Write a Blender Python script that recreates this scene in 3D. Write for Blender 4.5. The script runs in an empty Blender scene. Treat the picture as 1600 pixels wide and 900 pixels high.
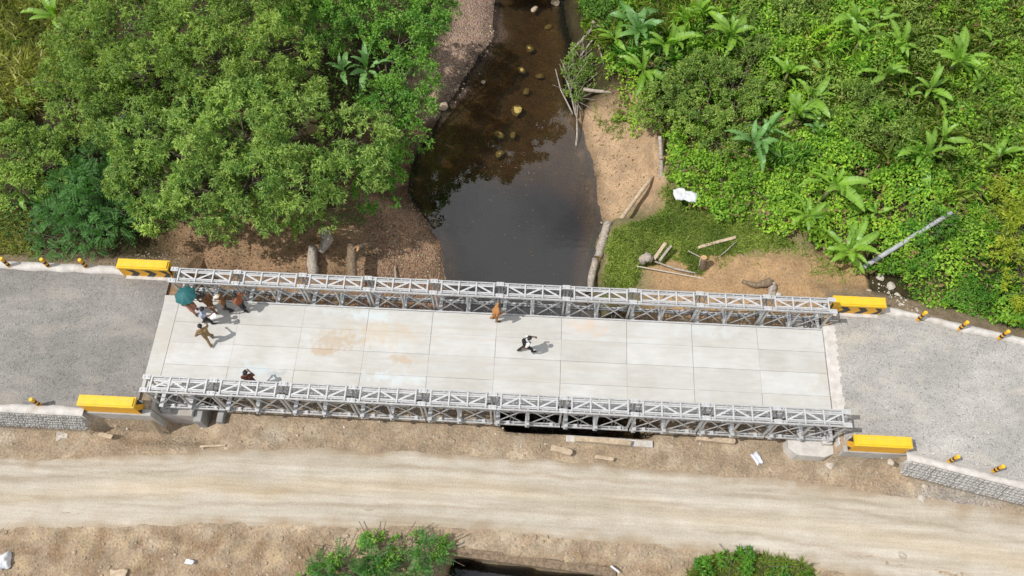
import bpy, bmesh, math, random
import numpy as np
from mathutils import Vector, Matrix

random.seed(7)
rng = np.random.default_rng(7)
PI = math.pi
S = bpy.context.scene
COL = S.collection

# ------------------------------------------------------------------ camera
CAM = np.array([16.66, -13.98, 35.93]); PITCH = math.radians(63.92); YAW = math.radians(2.98); FOC = 1300.0
camd = bpy.data.cameras.new('camera'); cam = bpy.data.objects.new('camera', camd); COL.objects.link(cam)
cam.location = CAM.tolist(); cam.rotation_euler = (PI/2 - PITCH, 0, YAW)
camd.sensor_width = 36.0; camd.lens = 36.0*FOC/1600.0; camd.clip_start = 0.5; camd.clip_end = 2000
S.camera = cam
S.render.resolution_x = 1024; S.render.resolution_y = 576

# ------------------------------------------------------------------ sky, sun, exposure
SUN_EL = math.radians(56); SUN_AZ = math.radians(17)          # light travels towards +X and, by 18 degrees, +Y
world = bpy.data.worlds.new('World'); S.world = world; world.use_nodes = True
nt = world.node_tree; nt.nodes.clear()
wo = nt.nodes.new('ShaderNodeOutputWorld'); bg = nt.nodes.new('ShaderNodeBackground')
sky = nt.nodes.new('ShaderNodeTexSky'); sky.sky_type = 'NISHITA'; sky.sun_disc = False
sky.sun_elevation = SUN_EL
sun_from = Vector((-math.cos(SUN_AZ)*math.cos(SUN_EL), -math.sin(SUN_AZ)*math.cos(SUN_EL), math.sin(SUN_EL)))
sky.sun_rotation = math.atan2(sun_from.x, sun_from.y)
sky.air_density = 1.0; sky.dust_density = 1.5
tc = nt.nodes.new('ShaderNodeTexCoord'); cn = nt.nodes.new('ShaderNodeTexNoise')
cn.inputs['Scale'].default_value = 2.6; cn.inputs['Detail'].default_value = 6; cn.inputs['Roughness'].default_value = .55
cr = nt.nodes.new('ShaderNodeValToRGB'); cr.color_ramp.elements[0].position = .42; cr.color_ramp.elements[1].position = .60
cr.color_ramp.elements[0].color = (0, 0, 0, 1); cr.color_ramp.elements[1].color = (1, 1, 1, 1)
mx = nt.nodes.new('ShaderNodeMixRGB'); mx.inputs['Color2'].default_value = (15.0, 15.1, 15.4, 1)
cm = nt.nodes.new('ShaderNodeMapping'); cm.inputs['Location'].default_value = (1.7, 0.4, 0.9)
nt.links.new(tc.outputs['Generated'], cm.inputs['Vector']); nt.links.new(cm.outputs['Vector'], cn.inputs['Vector']); nt.links.new(cn.outputs['Fac'], cr.inputs['Fac'])
nt.links.new(cr.outputs['Color'], mx.inputs['Fac']); nt.links.new(sky.outputs['Color'], mx.inputs['Color1'])
nt.links.new(mx.outputs['Color'], bg.inputs['Color']); bg.inputs['Strength'].default_value = 0.085
nt.links.new(bg.outputs['Background'], wo.inputs['Surface'])
sl = bpy.data.lights.new('sun', 'SUN'); sl.energy = 4.0; sl.angle = math.radians(0.6); sl.color = (1.0, .97, .925)
sun = bpy.data.objects.new('sun', sl); COL.objects.link(sun)
sun.rotation_euler = sun_from.to_track_quat('Z', 'Y').to_euler(); sun.location = (0, 0, 60)
S.view_settings.view_transform = 'Standard'; S.view_settings.look = 'None'
S.view_settings.exposure = -0.1; S.view_settings.gamma = 1.0; S.view_settings.use_curve_mapping = False
S.cycles.max_bounces = 6; S.cycles.diffuse_bounces = 3; S.cycles.glossy_bounces = 3
S.cycles.transparent_max_bounces = 8; S.cycles.transmission_bounces = 4

# photograph pixel (1600 x 900) and height -> the place on the ground
_R = np.array([math.cos(YAW), math.sin(YAW), 0]); _fh = np.array([-math.sin(YAW), math.cos(YAW), 0])
_f = _fh*math.cos(PITCH) + np.array([0, 0, -math.sin(PITCH)]); _u = np.cross(_R, _f)
def at(px, py, z):
    d = _f*FOC + _R*(px - 800) - _u*(py - 450); t = (z - CAM[2])/d[2]
    return float(CAM[0] + d[0]*t), float(CAM[1] + d[1]*t)
def pix(P):
    d = np.asarray(P) - CAM; z = d@_f
    return 800 + FOC*(d@_R)/z, 450 - FOC*(d@_u)/z

# ------------------------------------------------------------------ noise
def _hash(i, j, s):
    n = (i*374761393 + j*668265263 + s*2147483647) & 0xffffffff
    n = ((n ^ (n >> 13))*1274126177) & 0xffffffff
    return ((n ^ (n >> 16)) & 0xffff)/65535.0
def vnoise(x, y, s=0):
    x = np.asarray(x, float); y = np.asarray(y, float)
    i = np.floor(x).astype(np.int64); j = np.floor(y).astype(np.int64); fx = x - i; fy = y - j
    fx = fx*fx*(3 - 2*fx); fy = fy*fy*(3 - 2*fy)
    a = _hash(i, j, s); b = _hash(i+1, j, s); c = _hash(i, j+1, s); d = _hash(i+1, j+1, s)
    return (a*(1-fx) + b*fx)*(1-fy) + (c*(1-fx) + d*fx)*fy
def fbm(x, y, s=0, o=4):
    t = 0; a = .5
    for k in range(o):
        t = t + a*(vnoise(x, y, s+k) - .5); x = np.asarray(x)*2.03 + 3.1; y = np.asarray(y)*2.03 + 1.7; a *= .5
    return t
def sst(a, b, x):
    t = np.clip((np.asarray(x, float) - a)/(b - a), 0, 1); return t*t*(3 - 2*t)

# ------------------------------------------------------------------ materials
MATS = {}
def newmat(name):
    m = bpy.data.materials.new(name); m.use_nodes = True; MATS[name] = m
    return m, m.node_tree, m.node_tree.nodes['Principled BSDF']
def nd(nt, t, **kw):
    n = nt.nodes.new(t)
    for k, v in kw.items():
        if k in n.inputs.keys(): n.inputs[k].default_value = v
        else: setattr(n, k, v)
    return n
def c4(c): return (c[0], c[1], c[2], 1)
def texpos(nt): return nt.nodes.new('ShaderNodeNewGeometry').outputs['Position']
def objpos(nt): return nt.nodes.new('ShaderNodeTexCoord').outputs['Object']
def noise_ramp(nt, vec, scale, c0, c1, p0=.35, p1=.65, detail=5, stretch=None):
    if stretch:
        mp = nd(nt, 'ShaderNodeMapping'); mp.inputs['Scale'].default_value = stretch
        nt.links.new(vec, mp.inputs['Vector']); vec = mp.outputs['Vector']
    n = nd(nt, 'ShaderNodeTexNoise', Scale=scale, Detail=detail, Roughness=.6)
    nt.links.new(vec, n.inputs['Vector'])
    r = nt.nodes.new('ShaderNodeValToRGB')
    r.color_ramp.elements[0].position = p0; r.color_ramp.elements[1].position = p1
    r.color_ramp.elements[0].color = c4(c0); r.color_ramp.elements[1].color = c4(c1)
    nt.links.new(n.outputs['Fac'], r.inputs['Fac'])
    return r.outputs['Color'], n.outputs['Fac']
def mixc(nt, a, b, fac=.5, mode='MIX'):
    m = nt.nodes.new('ShaderNodeMixRGB'); m.blend_type = mode
    for i, v in ((1, a), (2, b)):
        if isinstance(v, tuple): m.inputs[i].default_value = c4(v)
        else: nt.links.new(v, m.inputs[i])
    if isinstance(fac, (int, float)): m.inputs[0].default_value = fac
    else: nt.links.new(fac, m.inputs[0])
    return m.outputs['Color']
def bump(nt, bs, height, strength=.4, dist=.02):
    b = nd(nt, 'ShaderNodeBump', Strength=strength, Distance=dist)
    nt.links.new(height, b.inputs['Height']); nt.links.new(b.outputs['Normal'], bs.inputs['Normal'])
def simple(name, col, rough=.6, metal=0, var=.18, scale=6, bumpy=0, dirt=None, dirt_p=(.55, .75), dirt_scale=2.0):
    m, nt, bs = newmat(name)
    v = objpos(nt)
    lo = tuple(max(0, c*(1-var)) for c in col); hi = tuple(min(1, c*(1+var)) for c in col)
    c, f = noise_ramp(nt, v, scale, lo, hi)
    if dirt:
        d, df = noise_ramp(nt, texpos(nt), dirt_scale, (0, 0, 0), (1, 1, 1), dirt_p[0], dirt_p[1])
        c = mixc(nt, c, dirt, d)
    nt.links.new(c, bs.inputs['Base Color']); bs.inputs['Roughness'].default_value = rough; bs.inputs['Metallic'].default_value = metal
    if bumpy: bump(nt, bs, f, bumpy, .03)
    return m

# --- ground: region colours come as a vertex colour (soil, sand, gravel, humus), grain on top
m, nt, bs = newmat('ground')
ca = nt.nodes.new('ShaderNodeVertexColor'); ca.layer_name = 'soil'
pos = texpos(nt)
g1, f1 = noise_ramp(nt, pos, 1.1, (.72, .72, .72), (1.22, 1.2, 1.16), .3, .7, 8)
g2, f2 = noise_ramp(nt, pos, 9.0, (.72, .71, .70), (1.2, 1.2, 1.2), .3, .7, 8)
vor = nd(nt, 'ShaderNodeTexVoronoi', Scale=11.0); nt.links.new(pos, vor.inputs['Vector'])
vr = nt.nodes.new('ShaderNodeValToRGB'); vr.color_ramp.elements[0].position = .0; vr.color_ramp.elements[1].position = .75
vr.color_ramp.elements[0].color = (1.35, 1.3, 1.27, 1); vr.color_ramp.elements[1].color = (.55, .54, .53, 1)
nt.links.new(vor.outputs['Distance'], vr.inputs['Fac'])
vb = mixc(nt, vr.outputs['Color'], vor.outputs['Color'], .22, 'MULTIPLY')
c = mixc(nt, ca.outputs['Color'], g1, 1, 'MULTIPLY'); c = mixc(nt, c, g2, 1, 'MULTIPLY')
cp = mixc(nt, c, vb, 1, 'MULTIPLY'); cp = mixc(nt, cp, (1.3, 1.3, 1.3), 1, 'MULTIPLY')
c = mixc(nt, c, cp, ca.outputs['Alpha'])
nt.links.new(c, bs.inputs['Base Color']); bs.inputs['Roughness'].default_value = .95; bs.inputs['Specular IOR Level'].default_value = .15
sub = nd(nt, 'ShaderNodeMath', operation='SUBTRACT'); nt.links.new(f2, sub.inputs[0])
mul = nd(nt, 'ShaderNodeMath', operation='MULTIPLY'); nt.links.new(vor.outputs['Distance'], mul.inputs[0]); nt.links.new(ca.outputs['Alpha'], mul.inputs[1])
nt.links.new(mul.outputs[0], sub.inputs[1]); bump(nt, bs, sub.outputs[0], .9, .09)

# --- dirt track
m, nt, bs = newmat('track')
ca = nt.nodes.new('ShaderNodeVertexColor'); ca.layer_name = 'soil'; pos = texpos(nt)
s1, sf = noise_ramp(nt, pos, 1.0, (.74, .71, .66), (1.12, 1.12, 1.12), .3, .70, 8, (.09, 2.4, 1))
s2, sf2 = noise_ramp(nt, pos, .6, (.90, .88, .84), (1.05, 1.05, 1.06), .3, .7, 6)
s3, sf3 = noise_ramp(nt, pos, 14, (.88, .87, .86), (1.08, 1.08, 1.08), .3, .7, 6)
s4, sf4 = noise_ramp(nt, pos, 1.0, (.80, .78, .75), (1.08, 1.08, 1.08), .36, .6, 8, (.6, 5.5, 1)); s5, _ = noise_ramp(nt, pos, 30, (.72, .71, .70), (1.06, 1.06, 1.06), .30, .48, 4)
c = mixc(nt, ca.outputs['Color'], s1, .8, 'MULTIPLY'); c = mixc(nt, c, s4, .38, 'MULTIPLY'); c = mixc(nt, c, s5, .8, 'MULTIPLY'); c = mixc(nt, c, s2, 1, 'MULTIPLY'); c = mixc(nt, c, s3, 1, 'MULTIPLY')
nt.links.new(c, bs.inputs['Base Color']); bs.inputs['Roughness'].default_value = .95; bs.inputs['Specular IOR Level'].default_value = .15
bump(nt, bs, sf3, .5, .05)

# --- chip gravel of the approaches
def gravel_mat(name, lo, hi, dust):
    m, nt, bs = newmat(name); pos = texpos(nt)
    b1, _ = noise_ramp(nt, pos, .30, lo, hi, .35, .65, 6)
    b2, _ = noise_ramp(nt, pos, 1.6, (.84, .83, .82), (1.12, 1.11, 1.08), .3, .7, 8, (.45, 1, 1))
    vor = nd(nt, 'ShaderNodeTexVoronoi', Scale=19.0); nt.links.new(pos, vor.inputs['Vector'])
    sv, _ = noise_ramp(nt, vor.outputs['Color'], 3.0, (.62, .62, .62), (1.32, 1.31, 1.29), .36, .64, 1)
    pk, _ = noise_ramp(nt, pos, 5.0, (0, 0, 0), (1, 1, 1), .45, .62, 6)
    d1, _ = noise_ramp(nt, pos, .8, (0, 0, 0), (.8, .8, .8), .52, .72, 8, (.5, 1, 1))
    c = mixc(nt, b1, b2, 1, 'MULTIPLY'); c2 = mixc(nt, c, sv, 1, 'MULTIPLY'); c = mixc(nt, c, c2, pk); c = mixc(nt, c, dust, d1)
    dk, _ = noise_ramp(nt, pos, 26.0, (.55, .55, .55), (1.08, 1.08, 1.08), .34, .5, 3); c = mixc(nt, c, dk, .85, 'MULTIPLY')
    nt.links.new(c, bs.inputs['Base Color']); bs.inputs['Roughness'].default_value = .9; bs.inputs['Specular IOR Level'].default_value = .2
    bump(nt, bs, vor.outputs['Distance'], .5, .03)
gravel_mat('road_gravel', (.205, .197, .185), (.285, .272, .255), (.34, .305, .26))
gravel_mat('road_gravel_pale', (.32, .31, .295), (.43, .415, .39), (.48, .435, .36))

# --- deck paint with dust, ochre mud marks and damp patches
m, nt, bs = newmat('deck')
pos = texpos(nt); oi = nt.nodes.new('ShaderNodeObjectInfo')
rr = nt.nodes.new('ShaderNodeValToRGB'); rr.color_ramp.elements[0].color = (.485, .48, .46, 1); rr.color_ramp.elements[1].color = (.545, .545, .53, 1)
e = rr.color_ramp.elements.new(.5); e.color = (.52, .512, .487, 1)
nt.links.new(oi.outputs['Random'], rr.inputs['Fac'])
n1, _ = noise_ramp(nt, pos, .55, (.90, .88, .84), (1.05, 1.06, 1.07), .35, .68, 7)
n2, _ = noise_ramp(nt, pos, 3.0, (.92, .91, .89), (1.04, 1.04, 1.04), .3, .7, 7, (.35, 1.6, 1))
c = mixc(nt, rr.outputs['Color'], n1, 1, 'MULTIPLY'); c = mixc(nt, c, n2, 1, 'MULTIPLY')
def spot(c, x, y, rx, ry, col, thr=.5, amount=.8, sc=1.6):
    mp = nd(nt, 'ShaderNodeMapping'); mp.vector_type = 'TEXTURE'
    mp.inputs['Location'].default_value = (x, y, 0); mp.inputs['Scale'].default_value = (rx, ry, 1e3)
    nt.links.new(pos, mp.inputs['Vector'])
    ln = nd(nt, 'ShaderNodeVectorMath', operation='LENGTH'); nt.links.new(mp.outputs['Vector'], ln.inputs[0])
    nn = nd(nt, 'ShaderNodeTexNoise', Scale=sc, Detail=8, Roughness=.65); nt.links.new(pos, nn.inputs['Vector'])
    su = nd(nt, 'ShaderNodeMath', operation='SUBTRACT'); nt.links.new(nn.outputs['Fac'], su.inputs[0])
    hm = nd(nt, 'ShaderNodeMath', operation='MULTIPLY'); nt.links.new(ln.outputs['Value'], hm.inputs[0]); hm.inputs[1].default_value = .28
    nt.links.new(hm.outputs[0], su.inputs[1])
    r = nt.nodes.new('ShaderNodeMapRange'); r.inputs[1].default_value = thr - .24; r.inputs[2].default_value = thr - .06
    r.inputs[4].default_value = amount
    nt.links.new(su.outputs[0], r.inputs[0])
    return mixc(nt, c, col, r.outputs[0])
ax, ay = at(530, 532, 0); c = spot(c, ax, ay, 1.6, .7, (.43, .33, .22), .49, .62, 3.4)
ax, ay = at(505, 548, 0); c = spot(c, ax, ay, .9, .4, (.45, .33, .21), .5, .7, 3)
ax, ay = at(630, 562, 0); c = spot(c, ax, ay, .8, .35, (.48, .36, .25), .5, .7, 3)
ax, ay = at(600, 520, 0); c = spot(c, ax, ay, 2.6, .8, (.52, .43, .31), .5, .6, 1.8)
ax, ay = at(918, 508, 0); c = spot(c, ax, ay, 1.3, .6, (.62, .45, .32), .52, .5, 1.2)
ax, ay = at(430, 583, 0); c = spot(c, ax, ay, .7, .28, (.33, .35, .36), .52, .75, 3)
ax, ay = at(400, 580, 0); c = spot(c, ax, ay, 1.8, .6, (.50, .57, .59), .54, .7, 1.5)
ax, ay = at(430, 474, 0); c = spot(c, ax, ay, .9, .22, (.42, .45, .46), .55, .75, 2)
ax, ay = at(560, 492, 0); c = spot(c, ax, ay, 3.2, .5, (.56, .62, .63), .54, .7, 1.5)
ax, ay = at(610, 590, 0); c = spot(c, ax, ay, 2.5, .5, (.56, .62, .63), .54, .7, 1.5)
ax, ay = at(1100, 517, 0); c = spot(c, ax, ay, 2.2, .5, (.55, .58, .58), .52, .6, 1.5)
for yy_, sd_ in ((.85, .22), (-.95, .22), (1.35, .12), (-.35, .14)): c = spot(c, 15, yy_, 17, sd_, (.45, .40, .33), .56, .38, 1.1)
c = spot(c, -.4, 0, 1.6, 2.6, (.44, .39, .31), .58, .5, 1.3); c = spot(c, 30.3, 0, 1.4, 2.6, (.44, .39, .31), .58, .45, 1.3)
nt.links.new(c, bs.inputs['Base Color']); bs.inputs['Roughness'].default_value = .62; bs.inputs['Specular IOR Level'].default_value = .3

simple('galvanised', (.44, .44, .435), .45, .25, .16, 5, 0, (.36, .34, .31), (.6, .82), 1.4)
simple('galvanised_plate', (.52, .52, .515), .45, .2, .1, 5)
simple('galvanised_bolt', (.42, .42, .43), .4, .5, .1, 9)
simple('dark_steel', (.10, .10, .105), .6, .3, .2, 4)
simple('concrete', (.40, .385, .36), .9, 0, .16, 2.2, .4, (.30, .26, .21), (.5, .75), 1.1)
simple('concrete_pale', (.53, .50, .46), .9, 0, .14, 2.6, .5, (.40, .34, .27), (.54, .74), 1.6)
simple('concrete_grey', (.30, .295, .285), .9, 0, .16, 2.0, .4)
simple('yellow_paint', (.76, .47, .018), .55, 0, .08, 2.5, .1, (.55, .40, .14), (.54, .80), 4.5)
simple('black_paint', (.025, .023, .022), .5, 0, .2, 5)
simple('amber_paint', (.72, .36, .012), .5, 0, .08, 3, 0, (.50, .32, .10), (.62, .82), 3.5)
simple('stone', (.42, .405, .38), .95, 0, .28, 7, .8)
simple('stone_pale', (.50, .455, .39), .95, 0, .3, 6, .8, (.36, .27, .18), (.5, .7), 5)
simple('rubble', (.36, .28, .20), .95, 0, .3, 6, .8)
simple('boulder_algae', (.40, .29, .075), .8, 0, .3, 5, .6)
simple('boulder_dry', (.46, .36, .25), .9, 0, .2, 5, .7)
simple('wire', (.20, .195, .19), .6, .5, .1, 5)
simple('bark', (.12, .095, .07), .95, 0, .35, 8, .8)
simple('deadwood', (.36, .31, .26), .95, 0, .3, 7, .8)
simple('sawn_timber', (.46, .36, .25), .9, 0, .22, 5, .5)
simple('cut_face', (.52, .30, .15), .85, 0, .15, 9, .2)
simple('log_brown', (.20, .145, .095), .95, 0, .35, 7, .8)
simple('bamboo_pole', (.50, .44, .36), .7, 0, .15, 4)
simple('sack', (.58, .59, .60), .6, 0, .06, 7, .5)
simple('rag', (.62, .62, .68), .8, 0, .15, 12, .4)
simple('paper', (.82, .83, .86), .8, 0, .03, 5)
simple('pole_grey', (.36, .37, .38), .8, 0, .12, 4, .2)
simple('banana_stem', (.16, .17, .06), .8, 0, .3, 6, .3)
simple('umbrella_cloth', (.014, .115, .12), .65, 0, .08, 4)
simple('chrome', (.5, .5, .5), .3, .8, .05, 4)
simple('skin', (.17, .085, .05), .55, 0, .06, 8)
simple('hair', (.012, .01, .009), .6, 0, .2, 20)
simple('shoe', (.02, .018, .016), .5, 0, .1, 8)
simple('eye_dark', (.01, .008, .007), .2)
for nme, colr in (('khaki_brown', (.22, .105, .035)), ('brown_shirt', (.19, .085, .032)), ('rust_shirt', (.30, .09, .035)), ('orange_tan', (.42, .19, .06)),
                  ('olive_tan', (.26, .17, .075)), ('maroon', (.11, .032, .022)), ('blue_grey', (.34, .38, .50)), ('white_cloth', (.72, .71, .70)),
                  ('black_cloth', (.02, .02, .022)), ('dark_trousers', (.03, .027, .03)), ('pink_skirt', (.46, .22, .15)), ('cream_cap', (.62, .55, .45))):
    m, nt, bs = newmat(nme)
    c, f = noise_ramp(nt, objpos(nt), 9, tuple(x*.78 for x in colr), tuple(min(1, x*1.15) for x in colr))
    nt.links.new(c, bs.inputs['Base Color']); bs.inputs['Roughness'].default_value = .85; bump(nt, bs, f, .5, .02)

def leafmat(name, dark, light, trans=.3, gloss=.08, rough=.42):
    m = bpy.data.materials.new(name); m.use_nodes = True; MATS[name] = m; nt = m.node_tree; nt.nodes.clear()
    out = nt.nodes.new('ShaderNodeOutputMaterial')
    at_ = nt.nodes.new('ShaderNodeAttribute'); at_.attribute_name = 'tint'
    r = nt.nodes.new('ShaderNodeValToRGB'); r.color_ramp.elements[0].color = c4(dark); r.color_ramp.elements[1].color = c4(light)
    if name in ('leaf_mango', 'leaf_olive', 'leaf_vine'):
        r.color_ramp.elements[1].position = .93
        e = r.color_ramp.elements.new(.985); e.color = (.34, .22, .05, 1)
    nt.links.new(at_.outputs['Fac'], r.inputs['Fac'])
    big, _ = noise_ramp(nt, texpos(nt), .45, (.86, .87, .82), (1.26, 1.22, 1.1), .35, .65, 4)
    col = mixc(nt, r.outputs['Color'], big, 1, 'MULTIPLY')
    df = nt.nodes.new('ShaderNodeBsdfDiffuse'); tr = nt.nodes.new('ShaderNodeBsdfTranslucent')
    gl = nd(nt, 'ShaderNodeBsdfGlossy', Roughness=rough); gl.inputs['Color'].default_value = (.85, .9, .9, 1)
    nt.links.new(col, df.inputs['Color'])
    tcol = mixc(nt, col, (1.15, 1.25, .45), 1, 'MULTIPLY'); nt.links.new(tcol, tr.inputs['Color'])
    a = nt.nodes.new('ShaderNodeMixShader'); a.inputs[0].default_value = trans
    nt.links.new(df.outputs[0], a.inputs[1]); nt.links.new(tr.outputs[0], a.inputs[2])
    b = nt.nodes.new('ShaderNodeMixShader'); b.inputs[0].default_value = gloss
    nt.links.new(a.outputs[0], b.inputs[1]); nt.links.new(gl.outputs[0], b.inputs[2])
    nt.links.new(b.outputs[0], out.inputs['Surface']); return m
leafmat('leaf_mango', (.075, .190, .024), (.460, .620, .160), .42, .03, .6)
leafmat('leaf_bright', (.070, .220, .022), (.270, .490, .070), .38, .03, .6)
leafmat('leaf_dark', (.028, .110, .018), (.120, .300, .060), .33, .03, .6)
leafmat('leaf_olive', (.085, .175, .022), (.390, .540, .120), .38, .025, .6)
leafmat('leaf_vine', (.090, .260, .014), (.420, .640, .070), .38, .025, .6)
leafmat('leaf_fern', (.055, .200, .016), (.200, .430, .045), .35, .025, .6)
leafmat('leaf_yellow', (.180, .270, .015), (.480, .530, .040), .38, .03, .6)
leafmat('leaf_banana', (.070, .215, .018), (.300, .500, .060), .40, .045, .5)
leafmat('leaf_bluegreen', (.075, .220, .045), (.210, .410, .120), .34, .05, .5)
leafmat('grass_green', (.130, .225, .030), (.420, .520, .120), .3, .02, .6)
leafmat('grass_dry', (.270, .310, .085), (.640, .640, .290), .3, .02, .6)
leafmat('leaf_litter', (.070, .040, .020), (.260, .165, .090), .1, .03, .6)

# --- water: clear surface over an absorbing body
m = bpy.data.materials.new('water'); m.use_nodes = True; MATS['water'] = m; nt = m.node_tree; nt.nodes.clear()
out = nt.nodes.new('ShaderNodeOutputMaterial'); tp = nt.nodes.new('ShaderNodeBsdfTransparent'); gl = nd(nt, 'ShaderNodeBsdfGlossy', Roughness=.012)
df = nt.nodes.new('ShaderNodeBsdfDiffuse'); df.inputs['Color'].default_value = (.034, .036, .033, 1)
fr = nd(nt, 'ShaderNodeFresnel', IOR=1.78)
n1 = nd(nt, 'ShaderNodeTexNoise', Scale=1.6, Detail=3); n2 = nt.nodes.new('ShaderNodeBump'); n2.inputs['Strength'].default_value = .03; n2.inputs['Distance'].default_value = .05
mp = nd(nt, 'ShaderNodeMapping'); mp.inputs['Scale'].default_value = (1, 2.2, 1); nt.links.new(texpos(nt), mp.inputs['Vector']); nt.links.new(mp.outputs['Vector'], n1.inputs['Vector'])
nt.links.new(n1.outputs['Fac'], n2.inputs['Height']); nt.links.new(n2.outputs['Normal'], gl.inputs['Normal']); nt.links.new(n2.outputs['Normal'], fr.inputs['Normal'])
a = nt.nodes.new('ShaderNodeMixShader'); a.inputs[0].default_value = .2
nt.links.new(tp.outputs[0], a.inputs[1]); nt.links.new(df.outputs[0], a.inputs[2])
b = nt.nodes.new('ShaderNodeMixShader'); nt.links.new(fr.outputs[0], b.inputs[0]); nt.links.new(a.outputs[0], b.inputs[1]); nt.links.new(gl.outputs[0], b.inputs[2])
nt.links.new(b.outputs[0], out.inputs['Surface'])
va = nt.nodes.new('ShaderNodeVolumeAbsorption'); va.inputs['Color'].default_value = (.60, .40, .13, 1); va.inputs['Density'].default_value = 1.0
nt.links.new(va.outputs[0], out.inputs['Volume'])

# ------------------------------------------------------------------ object helpers
def link(name, me, parent=None, loc=None, rot=None, scale=None):
    o = bpy.data.objects.new(name, me); COL.objects.link(o)
    if parent is not None: o.parent = parent
    if loc is not None: o.location = loc
    if rot is not None: o.rotation_euler = rot
    if scale is not None: o.scale = scale
    return o
def tag(o, label=None, cat=None, group=None, kind=None):
    if label: o['label'] = label
    if cat: o['category'] = cat
    if group: o['group'] = group
    if kind: o['kind'] = kind
    return o
def empty(name, loc=(0, 0, 0), rz=0, label=None, cat=None, group=None):
    o = link(name, None, None, loc, (0, 0, rz)); o.empty_display_size = .3
    return tag(o, label, cat, group)
def me_bm(name, bm, mat, smooth=False):
    me = bpy.data.meshes.new(name); bmesh.ops.recalc_face_normals(bm, faces=bm.faces); bm.to_mesh(me); bm.free()
    for k in (mat if isinstance(mat, (list, tuple)) else [mat]): me.materials.append(MATS[k])
    if smooth: me.shade_smooth()
    return me
def me_np(name, V, Fc, mat, smooth=False, tint=None):
    V = np.asarray(V, np.float32); Fc = np.asarray(Fc, np.int32); k = Fc.shape[1]
    me = bpy.data.meshes.new(name); me.vertices.add(len(V)); me.vertices.foreach_set('co', V.ravel())
    me.loops.add(Fc.size); me.loops.foreach_set('vertex_index', Fc.ravel())
    me.polygons.add(len(Fc)); me.polygons.foreach_set('loop_start', np.arange(0, Fc.size, k, dtype=np.int32))
    me.polygons.foreach_set('loop_total', np.full(len(Fc), k, np.int32))
    if tint is not None:
        a = me.attributes.new('tint', 'FLOAT', 'POINT'); a.data.foreach_set('value', np.asarray(tint, np.float32))
    me.update(calc_edges=True); me.validate()
    for q in (mat if isinstance(mat, (list, tuple)) else [mat]): me.materials.append(MATS[q])
    if smooth: me.shade_smooth()
    return me
def box(bm, x0, x1, y0, y1, z0, z1, mi=0):
    v = [bm.verts.new(p) for p in ((x0, y0, z0), (x1, y0, z0), (x1, y1, z0), (x0, y1, z0), (x0, y0, z1), (x1, y0, z1), (x1, y1, z1), (x0, y1, z1))]
    for f in ((3, 2, 1, 0), (4, 5, 6, 7), (0, 1, 5, 4), (1, 2, 6, 5), (2, 3, 7, 6), (3, 0, 4, 7)):
        q = bm.faces.new([v[i] for i in f]); q.material_index = mi
def bar(bm, p, q, w, h, up=(0, 0, 1)):
    p = Vector(p); q = Vector(q); d = (q - p).normalized(); s = d.cross(Vector(up))
    if s.length < 1e-4: s = d.cross(Vector((0, 1, 0)))
    s.normalize(); n = s.cross(d)
    v = [bm.verts.new(c + s*(a*w/2) + n*(b*h/2)) for c in (p, q) for a, b in ((-1, -1), (1, -1), (1, 1), (-1, 1))]
    for f in ((0, 1, 2, 3), (7, 6, 5, 4), (0, 4, 5, 1), (1, 5, 6, 2), (2, 6, 7, 3), (3, 7, 4, 0)): bm.faces.new([v[i] for i in f])
def tube(bm, pts, rad, n=8, cap=True, jit=0, mi=0, capmi=None):
    pts = [Vector(p) for p in pts]; rings = []
    for i, p in enumerate(pts):
        d = (pts[min(i+1, len(pts)-1)] - pts[max(i-1, 0)]).normalized()
        a = d.cross(Vector((0, 0, 1)))
        if a.length < .05: a = d.cross(Vector((1, 0, 0)))
        a.normalize(); b = d.cross(a); r = rad[i] if isinstance(rad, (list, tuple)) else rad
        rings.append([bm.verts.new(p + (a*math.cos(2*PI*k/n) + b*math.sin(2*PI*k/n))*r*(1 + jit*random.uniform(-1, 1))) for k in range(n)])
    for r0, r1 in zip(rings, rings[1:]):
        for k in range(n):
            f = bm.faces.new((r0[k], r0[(k+1) % n], r1[(k+1) % n], r1[k])); f.material_index = mi; f.smooth = True
    if cap:
        for r in (rings[0][::-1], rings[-1]):
            f = bm.faces.new(r); f.material_index = mi if capmi is None else capmi
def prism(bm, poly, z0, z1, axis='z'):
    def P(a, b, c): return (a, b, c) if axis == 'z' else ((a, c, b) if axis == 'y' else (c, a, b))
    lo = [bm.verts.new(P(a, b, z0)) for a, b in poly]; hi = [bm.verts.new(P(a, b, z1)) for a, b in poly]; n = len(poly)
    bm.faces.new(lo[::-1]); bm.faces.new(hi)
    for i in range(n): bm.faces.new((lo[i], lo[(i+1) % n], hi[(i+1) % n], hi[i]))
def rock_mesh(name, mat, seed, rough=.3, sub=2, flat=1.0):
    bm = bmesh.new(); bmesh.ops.create_icosphere(bm, subdivisions=sub, radius=1); r = random.Random(seed)
    pl = [(Vector((r.gauss(0, 1), r.gauss(0, 1), r.gauss(0, 1))).normalized(), r.uniform(.55, .9)) for _ in range(9)]
    for v in bm.verts:
        for n, d in pl:
            t = v.co.dot(n)
            if t > d: v.co -= n*(t - d)*.85
        v.co *= 1 + r.uniform(-1, 1)*rough*.18
        v.co.z *= flat
    return me_bm(name, bm, mat)
def bm_tube_mesh(name, pts, rad, mat, n=8, jit=0, capmat=None):
    bm = bmesh.new(); tube(bm, pts, rad, n, True, jit, 0, 1 if capmat else None)
    return me_bm(name, bm, [mat, capmat] if capmat else mat)

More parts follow.
